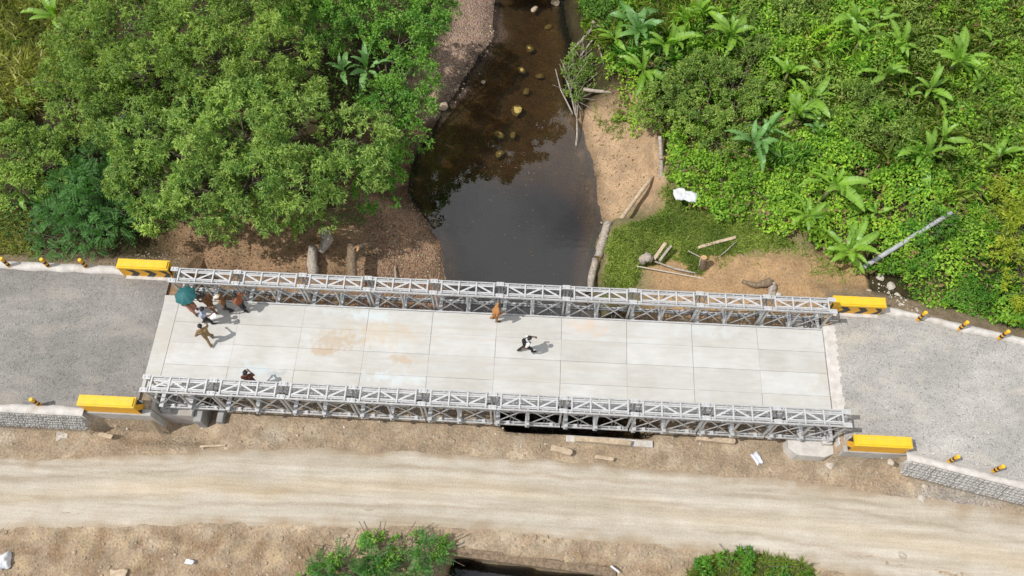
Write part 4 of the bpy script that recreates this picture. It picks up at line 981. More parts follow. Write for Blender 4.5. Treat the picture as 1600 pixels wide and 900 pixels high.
def wood(base, tips, r0, mat='bark', name='trunk', bend=.4):
    """tapered trunk with limbs reaching to the crown's lobes"""
    bm = bmesh.new(); base = Vector(base); c_ = sum((Vector(t) for t in tips), Vector())/len(tips); fork = base.lerp(c_, .42); fork.z = base.z + (c_.z - base.z)*.5
    tube(bm, [base - Vector((0, 0, .3)), base.lerp(fork, .5) + Vector((random.uniform(-.15, .15), random.uniform(-.15, .15), 0)), fork], [r0*1.25, r0, r0*.8], 9, True, .08)
    for t in tips:
        t = Vector(t); m_ = fork.lerp(t, .5) + Vector((random.uniform(-bend, bend), random.uniform(-bend, bend), random.uniform(0, bend)))
        tube(bm, [fork, m_, t], [r0*.5, r0*.3, r0*.09], 6, True, .05)
        for _ in range(5):
            u_ = Vector((random.gauss(0, 1), random.gauss(0, 1), random.uniform(0, 1))).normalized(); tube(bm, [m_.lerp(t, random.uniform(.2, .9)), t + u_*1.2], [r0*.16, .015], 5, False)
    bm.transform(Matrix.Translation(-base)); return me_bm(name, bm, mat)
def blob(px, py, z, r, sx=1.0, sz=.8):
    x, y = at(px, py, z); return (x, y, z, r*sx, r, r*sz)
def tree(name, label, cat, blobs, base_px, mat, style, r0=.2, group=None, crown='crown', wmat='bark'):
    bl = [blob(*b) for b in blobs]; bx, by = at(base_px[0], base_px[1], -1.0); bz = hz(bx, by); base = (bx, by, bz)
    t = empty(name, base, 0, label, cat, group); link('trunk', wood(base, [b[:3] for b in bl], r0, wmat), t)
    me = style('foliage', bl, mat); me.transform(Matrix.Translation(-Vector(base)))
    c_ = link(crown, me, t); c_['kind'] = 'stuff'; return t
def st_mango(n, bl, mat): P, D, T = crown_points(bl, .54, 1.02, 20); return rosettes(n, P, D, T, 9, .14, .27, .04, .07, mat)
def st_broad(n, bl, mat): P, D, T = crown_points(bl, .42, 1.5, 18); return rosettes(n, P, D, T, 6, .12, .22, .05, .09, mat)
def st_small(n, bl, mat): P, D, T = crown_points(bl, .30, 2.6, 18); return rosettes(n, P, D, T, 6, .07, .15, .05, .09, mat)
def st_fern(n, bl, mat): P, D, T = crown_points(bl, .35, 1.6, 7); return fronds(n, P, D, T, .62, mat)
def st_palmate(n, bl, mat): P, D, T = crown_points(bl, .36, 2.0, 12); return rosettes(n, P, D, T, 7, .14, .26, .04, .07, mat, spread=.9)
def st_ginger(n, bl, mat): P, D, T = crown_points(bl, .40, 1.0, 7); return rosettes(n, P, nrmz(D + np.array([0, 0, .6])), T, 5, .35, .75, .07, .12, mat, spread=.55, droopz=-.1, droop=.3)
def st_far(n, bl, mat): P, D, T = crown_points(bl, .8, .35, 14); return rosettes(n, P, D, T, 6, .4, .7, .16, .3, mat)

tree('mango_tree', 'large yellow green leafy tree over the left bank, nearer one', 'tree',
     [(235, 285, 1.9, 1.6), (310, 300, 2.2, 1.7), (400, 285, 2.4, 1.9), (480, 290, 2.1, 1.6), (545, 275, 1.7, 1.6), (300, 225, 3.4, 2.0), (385, 205, 3.8, 2.2), (470, 210, 3.3, 2.0), (225, 215, 2.6, 1.8), (560, 215, 2.0, 1.6), (360, 335, 1.0, 1.1), (255, 335, .8, 1.0), (300, 340, .9, .9), (430, 332, 1.0, 1.1), (490, 332, .7, .9), (210, 260, 1.6, 1.2), (195, 300, 1.0, .9)],
     (380, 320), 'leaf_mango', st_mango, .26)
tree('mango_tree', 'large yellow green leafy tree at the upper left, behind the nearer one', 'tree',
     [(165, 120, 2.6, 1.8), (245, 105, 3.6, 2.1), (335, 100, 4.0, 2.2), (425, 95, 3.8, 2.0), (200, 35, 3.6, 2.2), (300, 20, 4.0, 2.4), (400, 10, 3.8, 2.2), (130, 60, 2.6, 1.5), (455, 150, 3.0, 1.6), (110, 150, 1.8, 1.1), (170, 170, 2.2, 1.3), (95, 110, 1.8, 1.0), (120, 185, 1.4, 1.0), (160, 210, 1.6, 1.1), (75, 140, 1.2, .8)],
     (300, 130), 'leaf_olive', st_mango, .26)
tree('waterside_tree', 'bright green bushy tree overhanging the left edge of the river', 'tree',
     [(625, 65, 1.4, 1.5), (665, 40, 1.2, 1.3), (640, 125, 1.0, 1.4), (600, 165, 1.0, 1.3), (650, 175, .2, 1.1), (640, 220, -.3, 1.0), (570, 25, 1.8, 1.5), (610, 20, 1.4, 1.4), (600, 255, .0, 1.2), (585, 305, -.6, 1.0), (680, 15, .8, 1.1)],
     (600, 190), 'leaf_bright', st_broad, .16)
tree('waterside_tree', 'fresh green tree at the top edge between yellow green tree and river', 'tree',
     [(500, 35, 2.2, 1.3), (530, 10, 2.2, 1.4), (470, 20, 2.6, 1.3), (505, 75, 1.5, 1.0)], (510, 80), 'leaf_bright', st_palmate, .14)
tree('olive_tree', 'dull olive tree at the left edge below the dry grass', 'tree',
     [(25, 235, 1.0, 1.4), (70, 270, .8, 1.3), (30, 290, .6, 1.2), (90, 225, .9, 1.1), (0, 190, .8, 1.0), (95, 300, .3, .9)], (50, 300), 'leaf_olive', st_small, .13)
tree('feathery_tree', 'dark green feathery leaved sapling behind the left kerb', 'tree',
     [(150, 255, .6, 1.0), (125, 290, .6, 1.2), (150, 320, .3, 1.1), (95, 335, .2, 1.0), (140, 365, -.2, 1.0), (85, 375, -.4, .9), (175, 345, .0, .8), (180, 275, .5, .7)], (130, 385), 'leaf_dark', st_fern, .10)
tree('vine_thicket', 'round mound of small leaved shrub swallowed by creepers beside the beach', 'shrub',
     [(1040, 150, -.4, 1.2), (1095, 115, .0, 1.4), (1150, 125, .1, 1.3), (1085, 185, -.6, 1.3), (1150, 190, -.5, 1.2), (1185, 85, .1, 1.0), (1015, 180, -1.0, .9), (1120, 230, -1.0, .9), (1190, 150, -.2, 1.0), (1050, 100, -.5, .8)], (1100, 200), 'leaf_olive', st_small, .10)
tree('vine_thicket', 'olive brown creeper covered shrub among banana plants on the right slope', 'shrub',
     [(1345, 160, -.2, 1.2), (1395, 185, -.1, 1.3), (1345, 215, -.3, 1.1), (1425, 225, -.4, 1.1), (1330, 130, -.2, .9), (1400, 255, -.7, .9), (1440, 190, -.3, .8), (1370, 270, -.9, .7)], (1380, 250), 'leaf_olive', st_small, .09)
tree('shrub', 'yellow green shrub at the top edge right of the vine mound', 'shrub',
     [(1225, 35, .2, 1.1), (1275, 15, .4, 1.2), (1180, 20, .0, 1.0), (1240, 85, -.1, .8), (1160, 50, -.1, .8)], (1230, 70), 'leaf_olive', st_broad, .08)
tree('shrub', 'dark shaded shrub in the upper right corner', 'shrub',
     [(1500, 30, .2, 1.2), (1560, 15, .6, 1.3), (1595, 60, .4, 1.2), (1440, 25, .2, 1.1), (1600, 115, .3, 1.1)], (1540, 60), 'leaf_olive', st_small, .08)
tree('shrub', 'loose green shrub on the right edge above the yellow tree', 'shrub',
     [(1560, 165, .1, 1.2), (1590, 215, .1, 1.2), (1520, 225, -.2, 1.1), (1600, 160, .3, 1.0), (1545, 265, -.3, .9), (1490, 190, -.3, .8)], (1560, 230), 'leaf_olive', st_broad, .08)
for (bls, bp, mt, stl, lb) in (
        ([(1130, 280, -.9, .9), (1165, 290, -.9, .8), (1110, 265, -.9, .6)], (1140, 300), 'leaf_vine', st_broad, 'bright broad leaved bush right of the white sacks'),
        ([(1225, 235, -.5, .8), (1250, 250, -.6, .8), (1270, 225, -.5, .7)], (1245, 260), 'leaf_bright', st_ginger, 'tall strappy leaved clump left of the large central banana plant'),
        ([(1360, 300, -.6, .9), (1390, 315, -.7, .8), (1340, 320, -.8, .7)], (1370, 330), 'leaf_vine', st_palmate, 'lime green bush above the leaning pole'),
        ([(1480, 260, -.4, .8), (1505, 280, -.4, .8), (1465, 290, -.5, .7)], (1485, 290), 'leaf_fern', st_ginger, 'strappy green clump below right of the solitary banana plant'),
        ([(1290, 75, .0, 1.0), (1310, 100, .0, .9), (1270, 55, .1, .8)], (1290, 110), 'leaf_vine', st_ginger, 'upright strappy clump at the top of the right slope'),
        ([(1400, 75, .1, .9), (1430, 90, .0, .9), (1380, 60, .1, .7)], (1405, 100), 'leaf_bright', st_palmate, 'fresh green bush between top edge banana plants'),
        ([(1455, 160, -.1, .9), (1480, 150, .0, .8)], (1465, 175), 'leaf_vine', st_ginger, 'strappy bright clump left of the star shaped banana plant'),
        ([(1010, 80, -.8, .9), (1035, 105, -.8, .8), (985, 85, -1.0, .7)], (1010, 110), 'leaf_fern', st_ginger, 'tall strappy clump above the sandy beach'),
        ([(1110, 55, -.2, .9), (1080, 35, -.2, .9), (1135, 75, -.2, .7)], (1105, 75), 'leaf_vine', st_ginger, 'strappy yellow green clump behind the vine mound'),
        ([(955, 20, -1.0, .9), (930, 10, -1.2, .7), (960, 45, -1.2, .7)], (950, 40), 'leaf_bright', st_palmate, 'bush at the top edge nearest the right side of the river'),
        ([(1530, 330, -.3, .8), (1510, 345, -.4, .7), (1545, 360, -.3, .7)], (1530, 360), 'leaf_vine', st_palmate, 'lime bush left of the yellow tree'),
        ([(1210, 300, -1.0, .7), (1235, 310, -1.0, .6)], (1220, 320), 'leaf_bright', st_palmate, 'small green bush left of the drooping banana plant'),
        ([(1560, 110, .3, 1.0), (1535, 90, .2, .8), (1580, 130, .3, .8)], (1560, 130), 'leaf_olive', st_ginger, 'pale strappy clump right of the star shaped banana plant'),
        ([(1300, 235, -.4, .7), (1320, 250, -.5, .6)], (1310, 260), 'leaf_vine', st_palmate, 'lime bush behind the large central banana plant')):
    tree('bush', lb, 'bush', bls, bp, mt, stl, .05)
tree('creeper_clump', 'clump of creepers smothering the upper part of the leaning pole', 'creeper',
     [(1450, 353, .25, .42), (1466, 345, .45, .38), (1437, 367, -.1, .36), (1478, 350, .1, .4), (1425, 350, -.2, .5)], (1460, 365), 'leaf_fern', st_small, .03)
tree('yellow_tree', 'yellow green leaved young tree at the right edge above the road', 'tree',
     [(1580, 300, .6, .9), (1595, 350, .7, 1.0), (1565, 350, .3, .7), (1590, 410, .3, .9), (1570, 395, .1, .6), (1600, 460, -.1, .8)], (1600, 440), 'leaf_yellow', st_palmate, .09)
tree('shrub', 'deep green bush beside the bottom edge left of the stream opening', 'shrub',
     [(520, 885, -1.7, .65), (570, 868, -1.5, .60), (615, 880, -1.5, .65), (660, 868, -1.5, .60), (690, 885, -1.7, .50), (480, 895, -1.9, .50), (555, 898, -1.5, .6), (640, 900, -1.4, .7)], (600, 895), 'leaf_dark', st_fern, .06)
tree('shrub', 'leafy bright tops among the bottom bush next to the stream', 'shrub',
     [(575, 855, -1.5, .40), (640, 850, -1.5, .45), (690, 862, -1.6, .38), (530, 870, -1.6, .38), (480, 890, -1.8, .4), (600, 892, -1.2, .5)], (610, 880), 'leaf_bright', st_broad, .05)
tree('shrub', 'low grassy green bush cut by the bottom edge on the right', 'shrub',
     [(1110, 895, -1.8, .55), (1155, 882, -1.7, .65), (1200, 892, -1.8, .6), (1240, 900, -1.9, .5)], (1160, 897), 'leaf_fern', st_palmate, .05)
tree('shrub', 'half dead brushwood shrub with bare grey stems at the right waterside', 'shrub',
     [(900, 105, -2.6, .75), (915, 125, -2.8, .6), (885, 130, -3.0, .5), (905, 85, -2.7, .55), (920, 100, -2.6, .5), (900, 150, -3.0, .45)], (905, 190), 'leaf_olive', lambda n, b, m_: (lambda P, D, T: rosettes(n, P, D, T, 5, .10, .18, .05, .08, m_))(*crown_points(b, .25, 3.4, 12)), .06, None, 'crown', 'deadwood')
tree('shrub', 'unseen bush added just below the bottom edge to shade the stream', 'shrub',
     [(700, 985, -.6, 1.1), (770, 1000, -.2, 1.2), (840, 1010, .0, 1.2), (640, 960, -.8, 1.0), (560, 945, -1.0, .9)], (660, 960), 'leaf_fern', st_palmate, .09)  # added out of view so its crown shadows the stream opening
# driftwood by the shrub
for k, (pts, rd, lb) in enumerate((([(930, 38, -1.6), (912, 60, -2.4), (893, 80, -3.2)], [.11, .10, .07], 'thick grey driftwood limb slanting to the water'), ([(940, 45, -1.6), (920, 70, -2.5), (905, 90, -3.0)], [.07, .06, .04], 'thinner driftwood limb beside the thick one'),
                                    ([(935, 70, -1.8), (942, 95, -1.9), (950, 122, -2.1)], [.06, .05, .04], 'pale bent branch on the sandy bank'), ([(912, 140, -2.6), (930, 142, -2.5), (960, 144, -2.2)], [.10, .10, .09], 'bleached log lying across the sandy bank'),
                                    ([(868, 108, -3.3), (876, 140, -3.6), (895, 178, -3.7)], [.03, .04, .05], 'bare crooked stem hanging over the water'), ([(880, 100, -3.0), (890, 140, -3.4), (900, 180, -3.7)], [.04, .05, .06], 'forked bare stem nearest the bank'), ([(925, 35, -1.4), (935, 42, -1.5), (940, 48, -1.6)], [.14, .13, .10], 'broken white stump end at the top of the driftwood'))):
    log('driftwood', pts, rd, 'deadwood', lb, 'driftwood', None, .12, 'deadwood', 7, 2)
# tall trees farther upstream, standing just outside the picture and mirrored in the water
for k, (x, y, ht_, rr_, lb) in enumerate(((7.0, 28, 20, 3.6, 'left'), (12.0, 29.5, 22, 3.6, 'second from left'), (16.0, 31, 20.5, 3.0, 'middle'), (22.0, 31, 14.5, 3.2, 'second from right'), (28, 30, 13, 3.0, 'right'))):
    bz = hz(x, y); t = empty('riverside_tree', (x, y, bz), 0, f'tall forest tree upstream, mirrored in the river, {lb} of five', 'tree', 'tall trees upstream')
    bl = [(x + random.uniform(-2.4, 2.4), y + random.uniform(-1.6, 2.4), bz + ht_*q, rr_*random.uniform(.6, .95), rr_*.8, rr_*.75) for q in (.2, .3, .4, .5, .58, .66, .72, .78, .84, .86)]
    link('trunk', wood((x, y, bz), [b[:3] for b in bl], .35), t); me = st_far('foliage', bl, 'leaf_dark'); me.transform(Matrix.Translation((-x, -y, -bz))); c_ = link('crown', me, t); c_['kind'] = 'stuff'

# ---- banana plants: every leaf its own blade
def banana_leaf(seed, ln, wd, rise, torn):
    r = random.Random(seed); n = 13; V, F_, T = [], [], []; ang = rise; p = np.array([0., 0, 0]); pts = []
    for i in range(n):
        pts.append(p.copy()); p = p + np.array([math.cos(ang), 0, math.sin(ang)])*ln/(n-1); ang -= (1.15+rise*.55)/(n-1)*(.5 + i/n)
    for s in (-1, 1):
        prev = None
        for i in range(n-1):
            t0, t1 = i/(n-1), (i+1)/(n-1)
            if t1 < .17: continue
            def wdt(t): return wd/2*max(.0, math.sin(PI*min(1, max(0, (t-.12)/.88))**.75))**.6
            gap = r.uniform(.0, .10) if r.random() < torn else 0; dr = r.uniform(-.06, .02)*torn*2
            a0, a1 = pts[i], pts[i+1]; w0, w1 = wdt(t0), wdt(t1); b0 = len(V); lift = .28
            V += [a0, a1, a1 + np.array([-gap*ln*.1+.08*w1, s*w1, w1*lift + dr]), a0 + np.array([gap*ln*.1+.08*w0, s*w0, w0*lift + dr])]
            base_t = .45 + r.uniform(-.15, .2); T += [.85, .85, base_t, base_t]
            F_.append((b0, b0+1, b0+2, b0+3) if s > 0 else (b0+3, b0+2, b0+1, b0))
    for i in range(n-1):     # midrib
        b0 = len(V); w_ = .02*(1-i/n)+.006; a0, a1 = pts[i], pts[i+1]
        V += [a0 + [0, -w_, .004], a1 + [0, -w_, .004], a1 + [0, w_, .004], a0 + [0, w_, .004]]; T += [.92]*4; F_.append((b0, b0+1, b0+2, b0+3))
    return me_np('leaf', np.array(V), np.array(F_), 'leaf_banana', False, T)
BL = [banana_leaf(i, l_, w_, ri, to) for i, (l_, w_, ri, to) in enumerate(((1.9, .46, .55, .4), (1.7, .44, .35, .6), (1.5, .40, .75, .3), (1.8, .42, .15, .9), (1.3, .36, .9, .2), (1.6, .48, .45, .5)))]
BLB = []
for m_ in BL:
    q = m_.copy(); q.materials.clear(); q.materials.append(MATS['leaf_bluegreen']); BLB.append(q)
def banana(px, py, hh, sc, nl, label, group='banana plants on the right slope', blue=False, seed=0):
    r = random.Random(seed*31+7); nl += r.randint(-1, 2); x, y = at(px, py, -1.0 + hh*.6); bz = hz(x, y)
    x, y = at(px, py, bz + hh + .2); bz = hz(x, y)
    t = empty('banana_plant', (x, y, bz), 0, label, 'banana plant', group)
    link('stem', bm_tube_mesh('stem', [(0, 0, -.1), (.02, .01, hh*.5), (.03, .02, hh+.15)], [.11*sc, .09*sc, .06*sc], 'banana_stem', 8, .05), t)
    a0 = r.uniform(0, 6)
    for k in range(nl):
        az = a0 + k*2.4 + r.uniform(-.3, .3); ti = (r.uniform(-.3, .3) if k % 3 == 0 else r.uniform(.25, 1.0)) if k < nl-1 else 1.0; s_ = sc*r.uniform(.55, 1.15)
        link('leaf', r.choice(BLB if blue else BL), t, (.03, .02, hh + r.uniform(-.05, .15)), (r.uniform(-.5, .5), -ti, az), (s_, s_*r.uniform(.7, 1.0), s_))
for i, (px, py, hh, sc, nl, lb, bl_) in enumerate((
        (1178, 222, .9, .95, 9, 'blue green banana plant just right of the vine mound', True), (1200, 205, .7, .7, 6, 'smaller banana plant touching the blue green one', True),
        (1302, 285, 1.1, 1.0, 9, 'large banana plant in the middle of the bright creepers', False), (1262, 335, .8, .8, 7, 'banana plant with drooping leaves above the bare earth', False), (1325, 392, .7, 1.0, 10, 'banana plant at the foot of the leaning grey pole', False),
        (1446, 240, .9, .95, 8, 'solitary banana plant right of the olive brown shrub', False), (1243, 178, .9, .9, 8, 'banana plant between the vine mound and the olive shrub', False), (1270, 150, .7, .8, 7, 'banana plant behind the blue green one, farther up slope', False),
        (1000, 48, .8, 1.0, 9, 'dull bluish banana clump near the driftwood', True), (1040, 70, .9, 1.0, 8, 'upright banana plant next to the dull bluish clump', False), (985, 30, .6, .8, 7, 'bluish banana plant nearest the river at the top', True), (1005, 108, .7, .8, 7, 'low banana plant above the sandy beach', False),
        (1145, 50, .9, 1.0, 8, 'bright banana plant at the top behind the vine mound', False), (1500, 88, .9, 1.0, 11, 'star shaped banana plant near the upper right corner', False), (1335, 25, .8, .9, 7, 'banana plant at the top edge in the middle of the right slope', False),
        (1345, 60, .7, .8, 7, 'banana plant just below the one at the top edge', False), (1390, 105, .8, .8, 7, 'banana plant above the olive brown shrub', False), (1235, 105, .8, .8, 7, 'banana plant right of the vine mound top', False), (1460, 130, .7, .8, 6, 'banana plant below left of the star shaped one', False), (1565, 240, .6, .6, 6, 'small banana plant in the creepers near the right edge', False), (1475, 215, .5, .6, 5, 'young banana plant right of the solitary one', False),
        (1095, 20, .8, .9, 7, 'banana plant at the top edge above the vine mound', False), (1410, 60, .6, .8, 6, 'banana plant left of the dark corner shrub', False))):
    banana(px, py, hh*1.3, sc*1.25, nl+2, lb, 'banana plants on the right slope', bl_, i)
for i, (px, py, hh, sc, nl, lb) in enumerate(((1290, 110, .6, .75, 6, 'young banana plant in the strappy clump high on the slope'), (1315, 195, .6, .7, 6, 'young banana plant at the left flank of the olive brown shrub'), (1275, 200, .6, .75, 6, 'young banana plant behind the large central one'), (1420, 150, .5, .7, 6, 'young banana plant on top of the olive brown shrub'),
        (1530, 130, .5, .7, 6, 'young banana plant right below the star shaped one'), (1555, 60, .6, .7, 6, 'young banana plant in the dark upper right corner'), (1380, 20, .6, .8, 6, 'young banana plant at the top edge left of the dark corner'), (1420, 300, .3, .6, 5, 'young banana plant above the end of the leaning pole'),
        (1075, 55, .7, .8, 6, 'young banana plant above the crest of the vine mound'), (960, 60, .5, .8, 6, 'young banana plant right of the broken driftwood stump'), (1285, 240, .5, .7, 6, 'young banana plant touching the large central one'), (1370, 330, .2, .5, 4, 'tiny banana plant in the lime bush above the pole'))):
    banana(px, py, hh, sc, nl, lb, 'banana plants on the right slope', i % 5 == 2, 80+i)
for i, (px, py, hh, sc, nl, lb, bl_) in enumerate(((535, 110, 2.3, .9, 8, 'banana plant left of a pair amid the trees on the left', True), (572, 108, 2.3, .95, 9, 'banana plant right of a pair amid the trees on the left', True), (82, 22, 1.6, .9, 5, 'banana plant beside the dry grass in the upper left corner', False), (30, 300, 1.0, .7, 5, 'small banana plant under the olive tree', False), (455, 352, .3, .7, 4, 'low dark leaved plant at the foot of the big tree', False))):
    banana(px, py, hh, sc, nl, lb, 'banana plants on the left bank', bl_, 40+i)

# ---- ground cover
def inpoly(px, py, poly):
    c_ = np.zeros(len(px), bool); n = len(poly)
    for i in range(n):
        (xa, ya), (xb, yb) = poly[i], poly[i-1]
        c_ ^= ((ya > py) != (yb > py)) & (px < (xb-xa)*(py-ya)/(yb-ya+1e-9) + xa)
    return c_
def world_poly(pts, z): return [at(a, b, z) for a, b in pts]
def scatter(poly_px, z, dens, edge=.5, seed=1):
    """random points inside a patch of ground (patch outline measured on the photograph, laid on the ground at height z)"""
    poly = world_poly(poly_px, z); xs = [p[0] for p in poly]; ys = [p[1] for p in poly]
    n = int((max(xs)-min(xs))*(max(ys)-min(ys))*dens); x = rng.uniform(min(xs), max(xs), n); y = rng.uniform(min(ys), max(ys), n)
    wx = fbm(x*1.1, y*1.1, seed)*edge*3; wy = fbm(x*1.1+9, y*1.1, seed+3)*edge*3
    k = inpoly(x + wx, y + wy, poly); return x[k], y[k]
def cover(name, label, cat, poly, z, dens, mat, l0, l1, w0, w1, mound, msc=.8, seed=1, edge=.5, up=.6, per=1):
    x, y = scatter(poly, z, dens, edge, seed); n = len(x); base = h(x, y)
    mh = mound*np.clip(fbm(x*msc, y*msc, seed+11)*2.9 + .40, .03, 1.4); kp = rng.random(n) < np.clip(mh/mound*2.4, .2, 1); x, y, base, mh = x[kp], y[kp], base[kp], mh[kp]; n = len(x); zz = base + mh*rng.uniform(.35, 1.0, n)**.6 + .03
    P = np.stack([x, y, zz], -1); gx_ = fbm((x+.15)*msc, y*msc, seed+11) - fbm((x-.15)*msc, y*msc, seed+11); gy_ = fbm(x*msc, (y+.15)*msc, seed+11) - fbm(x*msc, (y-.15)*msc, seed+11)
    N = nrmz(np.stack([-gx_*mound*6, -gy_*mound*6, np.ones(n)], -1) + rng.normal(size=(n, 3))*.45); D = nrmz(rng.normal(size=(n, 3))*np.array([1, 1, up]) + np.array([0, 0, .15]))
    patch = fbm(x*.35, y*.35, seed+21)*1.1 + fbm(x*1.6, y*1.6, seed+25)*.5
    tint = np.clip(.45 + patch + rng.normal(0, .19, n), 0, .92); tint[rng.random(n) < .02 + .05*(patch > .22)] = 1.0
    return tag(link(name, leaf_mesh(name, P, D, N, rng.uniform(l0, l1, n), rng.uniform(w0, w1, n), tint, mat, fold=.14, droop=.2)), label, cat, None, 'stuff')
ZR = -1.2
right_all = [(900, -60), (930, 70), (965, 140), (1000, 185), (1038, 215), (1042, 285), (1075, 325), (1130, 340), (1190, 355), (1240, 375), (1300, 405), (1350, 428), (1400, 440), (1440, 478), (1510, 502), (1600, 524), (1680, 545), (1680, -60)]
cover('creeper', 'dense bright green creepers carpeting the right slope', 'creeper', right_all, ZR, 215, 'leaf_vine', .10, .26, .07, .15, 1.35, .75, 101)
cover('creeper', 'broad leaved bright creepers between sacks and banana plants', 'creeper', [(1045, 215), (1130, 240), (1200, 235), (1300, 240), (1340, 330), (1300, 400), (1240, 372), (1190, 365), (1150, 330), (1090, 285), (1045, 275)], ZR, 130, 'leaf_vine', .12, .22, .10, .18, .55, 1.0, 131, .3)
cover('fern_cover', 'deep green ferny creepers between leaning pole and the right kerb', 'creeper', [(1370, 400), (1440, 345), (1500, 330), (1560, 400), (1600, 480), (1680, 540), (1510, 500), (1440, 475), (1400, 440)], ZR, 330, 'leaf_fern', .10, .24, .03, .06, .8, 1.1, 151, .3)
cover('tall_weeds', 'patchy olive and yellow green weeds over the upper right slope', 'weeds', [(1200, -60), (1680, -60), (1680, 330), (1560, 330), (1470, 290), (1300, 240), (1210, 120)], ZR, 130, 'leaf_olive', .12, .32, .04, .09, 1.4, .75, 171, .6, 1.0)
cover('tall_weeds', 'narrow leaved bright weeds at the top between river and vine mound', 'weeds', [(905, -60), (930, 60), (990, 120), (1060, 120), (1200, 80), (1220, -60)], ZR, 130, 'leaf_bright', .15, .35, .04, .07, .8, .8, 181, .4, 1.0)
def grass(name, label, poly, z, dens, mat, l0, l1, seed, edge=.5, w0=.018, w1=.035):
    x, y = scatter(poly, z, dens, edge, seed); n0 = len(x); per = 5; x = np.repeat(x, per) + rng.normal(0, .05, n0*per); y = np.repeat(y, per) + rng.normal(0, .05, n0*per); n = n0*per
    P = np.stack([x, y, h(x, y)], -1); D = nrmz(np.stack([rng.normal(0, .8, n), rng.normal(0, .8, n), np.full(n, .55)], -1)); N = nrmz(rng.normal(size=(n, 3))*.4 + np.array([0, 0, 1.0]))
    tint = np.clip(.5 + np.repeat(fbm(x[::per]*.8, y[::per]*.8, seed)*1.2, per) + rng.normal(0, .18, n), 0, .92)
    return tag(link(name, leaf_mesh(name, P, D, N, rng.uniform(l0, l1, n), rng.uniform(w0, w1, n), tint, mat, fold=.05, droop=.35)), label, 'grass', None, 'stuff')
grass('grass', 'short green grass on the right bank beside the waterside logs', [(945, 358), (1000, 346), (1030, 325), (1040, 285), (1110, 310), (1200, 350), (1240, 385), (1180, 395), (1110, 400), (1090, 425), (1050, 400), (1005, 412), (985, 450), (945, 452), (948, 400)], -1.6, 170, 'grass_green', .12, .32, 201, .3)
grass('grass', 'dry yellow green tall grass in the upper left corner', [(-60, -60), (120, -60), (110, 60), (150, 110), (60, 170), (40, 220), (-60, 230)], -.6, 110, 'grass_dry', .5, 1.0, 211, .5, .025, .05)
grass('grass', 'thin grass tufts around the bare earth at right', [(1090, 385), (1260, 380), (1340, 440), (1320, 450), (1240, 400), (1120, 410)], -1.5, 26, 'grass_green', .10, .28, 221, .6)
grass('grass', 'straw coloured weeds at the left edge behind the kerb', [(-60, 320), (60, 330), (60, 400), (-60, 400)], -.6, 70, 'grass_dry', .2, .5, 231, .4)
grass('grass', 'green grass tufts on the brushwood bank by the river', [(925, 95), (960, 130), (985, 200), (960, 200), (930, 150)], -2.2, 30, 'grass_green', .12, .3, 241, .5)
grass('grass', 'green grass tufts at the bottom right edge', [(1080, 885), (1130, 872), (1190, 868), (1260, 890), (1280, 930), (1060, 930)], -1.9, 160, 'grass_green', .2, .45, 251, .2)
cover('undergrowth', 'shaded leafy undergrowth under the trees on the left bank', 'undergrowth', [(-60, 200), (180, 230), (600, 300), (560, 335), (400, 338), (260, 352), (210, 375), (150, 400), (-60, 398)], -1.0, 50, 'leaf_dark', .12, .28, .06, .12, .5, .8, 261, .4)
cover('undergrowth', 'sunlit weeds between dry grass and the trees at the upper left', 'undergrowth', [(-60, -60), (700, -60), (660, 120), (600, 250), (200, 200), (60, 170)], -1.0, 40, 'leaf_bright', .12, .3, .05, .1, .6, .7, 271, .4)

# ---- loose stones, clods and fallen leaves
def litter(name, label, poly, z, dens, seed, mat='leaf_litter', l0=.07, l1=.17, dz=.02):
    x, y = scatter(poly, z, dens, .5, seed); n = len(x); P = np.stack([x, y, h(x, y) + dz], -1)
    return tag(link(name, leaf_mesh(name, P, unit(n)*np.array([1, 1, .25]), nrmz(np.array([0, 0, 1.0]) + rng.normal(size=(n, 3))*.3), rng.uniform(l0, l1, n), rng.uniform(l0*.4, l1*.45, n), np.clip(rng.normal(.5, .25, n), 0, 1), mat)), label, 'leaves', None, 'stuff')
grass('grass', 'long arching grass blades rising through the creepers of the upper right slope', [(1180, -60), (1680, -60), (1680, 330), (1480, 330), (1300, 230), (1200, 150)], -1.0, 16, 'grass_green', .7, 1.5, 281, .8, .03, .06)
grass('grass', 'long grass blades in the weeds between driftwood and vine mound', [(915, -60), (940, 60), (1000, 110), (1150, 60), (1180, -60)], -1.2, 22, 'grass_green', .7, 1.4, 285, .6, .03, .06)
litter('dry_leaves', 'dead brown leaves caught among the creepers', right_all, -1.0, 5, 421, 'leaf_litter', .15, .40, .55)
def pebbles(name, label, poly, z, dens, mat, r0, r1, seed, edge=.4):
    x, y = scatter(poly, z, dens, edge, seed); n = len(x); zz = h(x, y)
    ico = bmesh.new(); bmesh.ops.create_icosphere(ico, subdivisions=1, radius=1); ico.verts.ensure_lookup_table()
    v0 = np.array([v.co[:] for v in ico.verts]); f0 = np.array([[q.index for q in f.verts] for f in ico.faces]); ico.free()
    r_ = (r0 + (r1-r0)*rng.random(n)**3)[:, None, None]; sc = rng.uniform(.6, 1.2, (n, 1, 3))*np.array([1, 1, .6]); a = rng.uniform(0, 6.28, n)
    v = v0[None]*(1 + rng.normal(0, .10, (n, len(v0), 1)))*sc*r_; ca2, sa = np.cos(a)[:, None], np.sin(a)[:, None]
    v = np.stack([v[..., 0]*ca2 - v[..., 1]*sa, v[..., 0]*sa + v[..., 1]*ca2, v[..., 2]], -1) + np.stack([x, y, zz], -1)[:, None, :]
    F_ = (f0[None] + (np.arange(n)*len(v0))[:, None, None]).reshape(-1, 3)
    return tag(link(name, me_np(name, v.reshape(-1, 3), F_, mat)), label, 'stones', None, 'stuff')
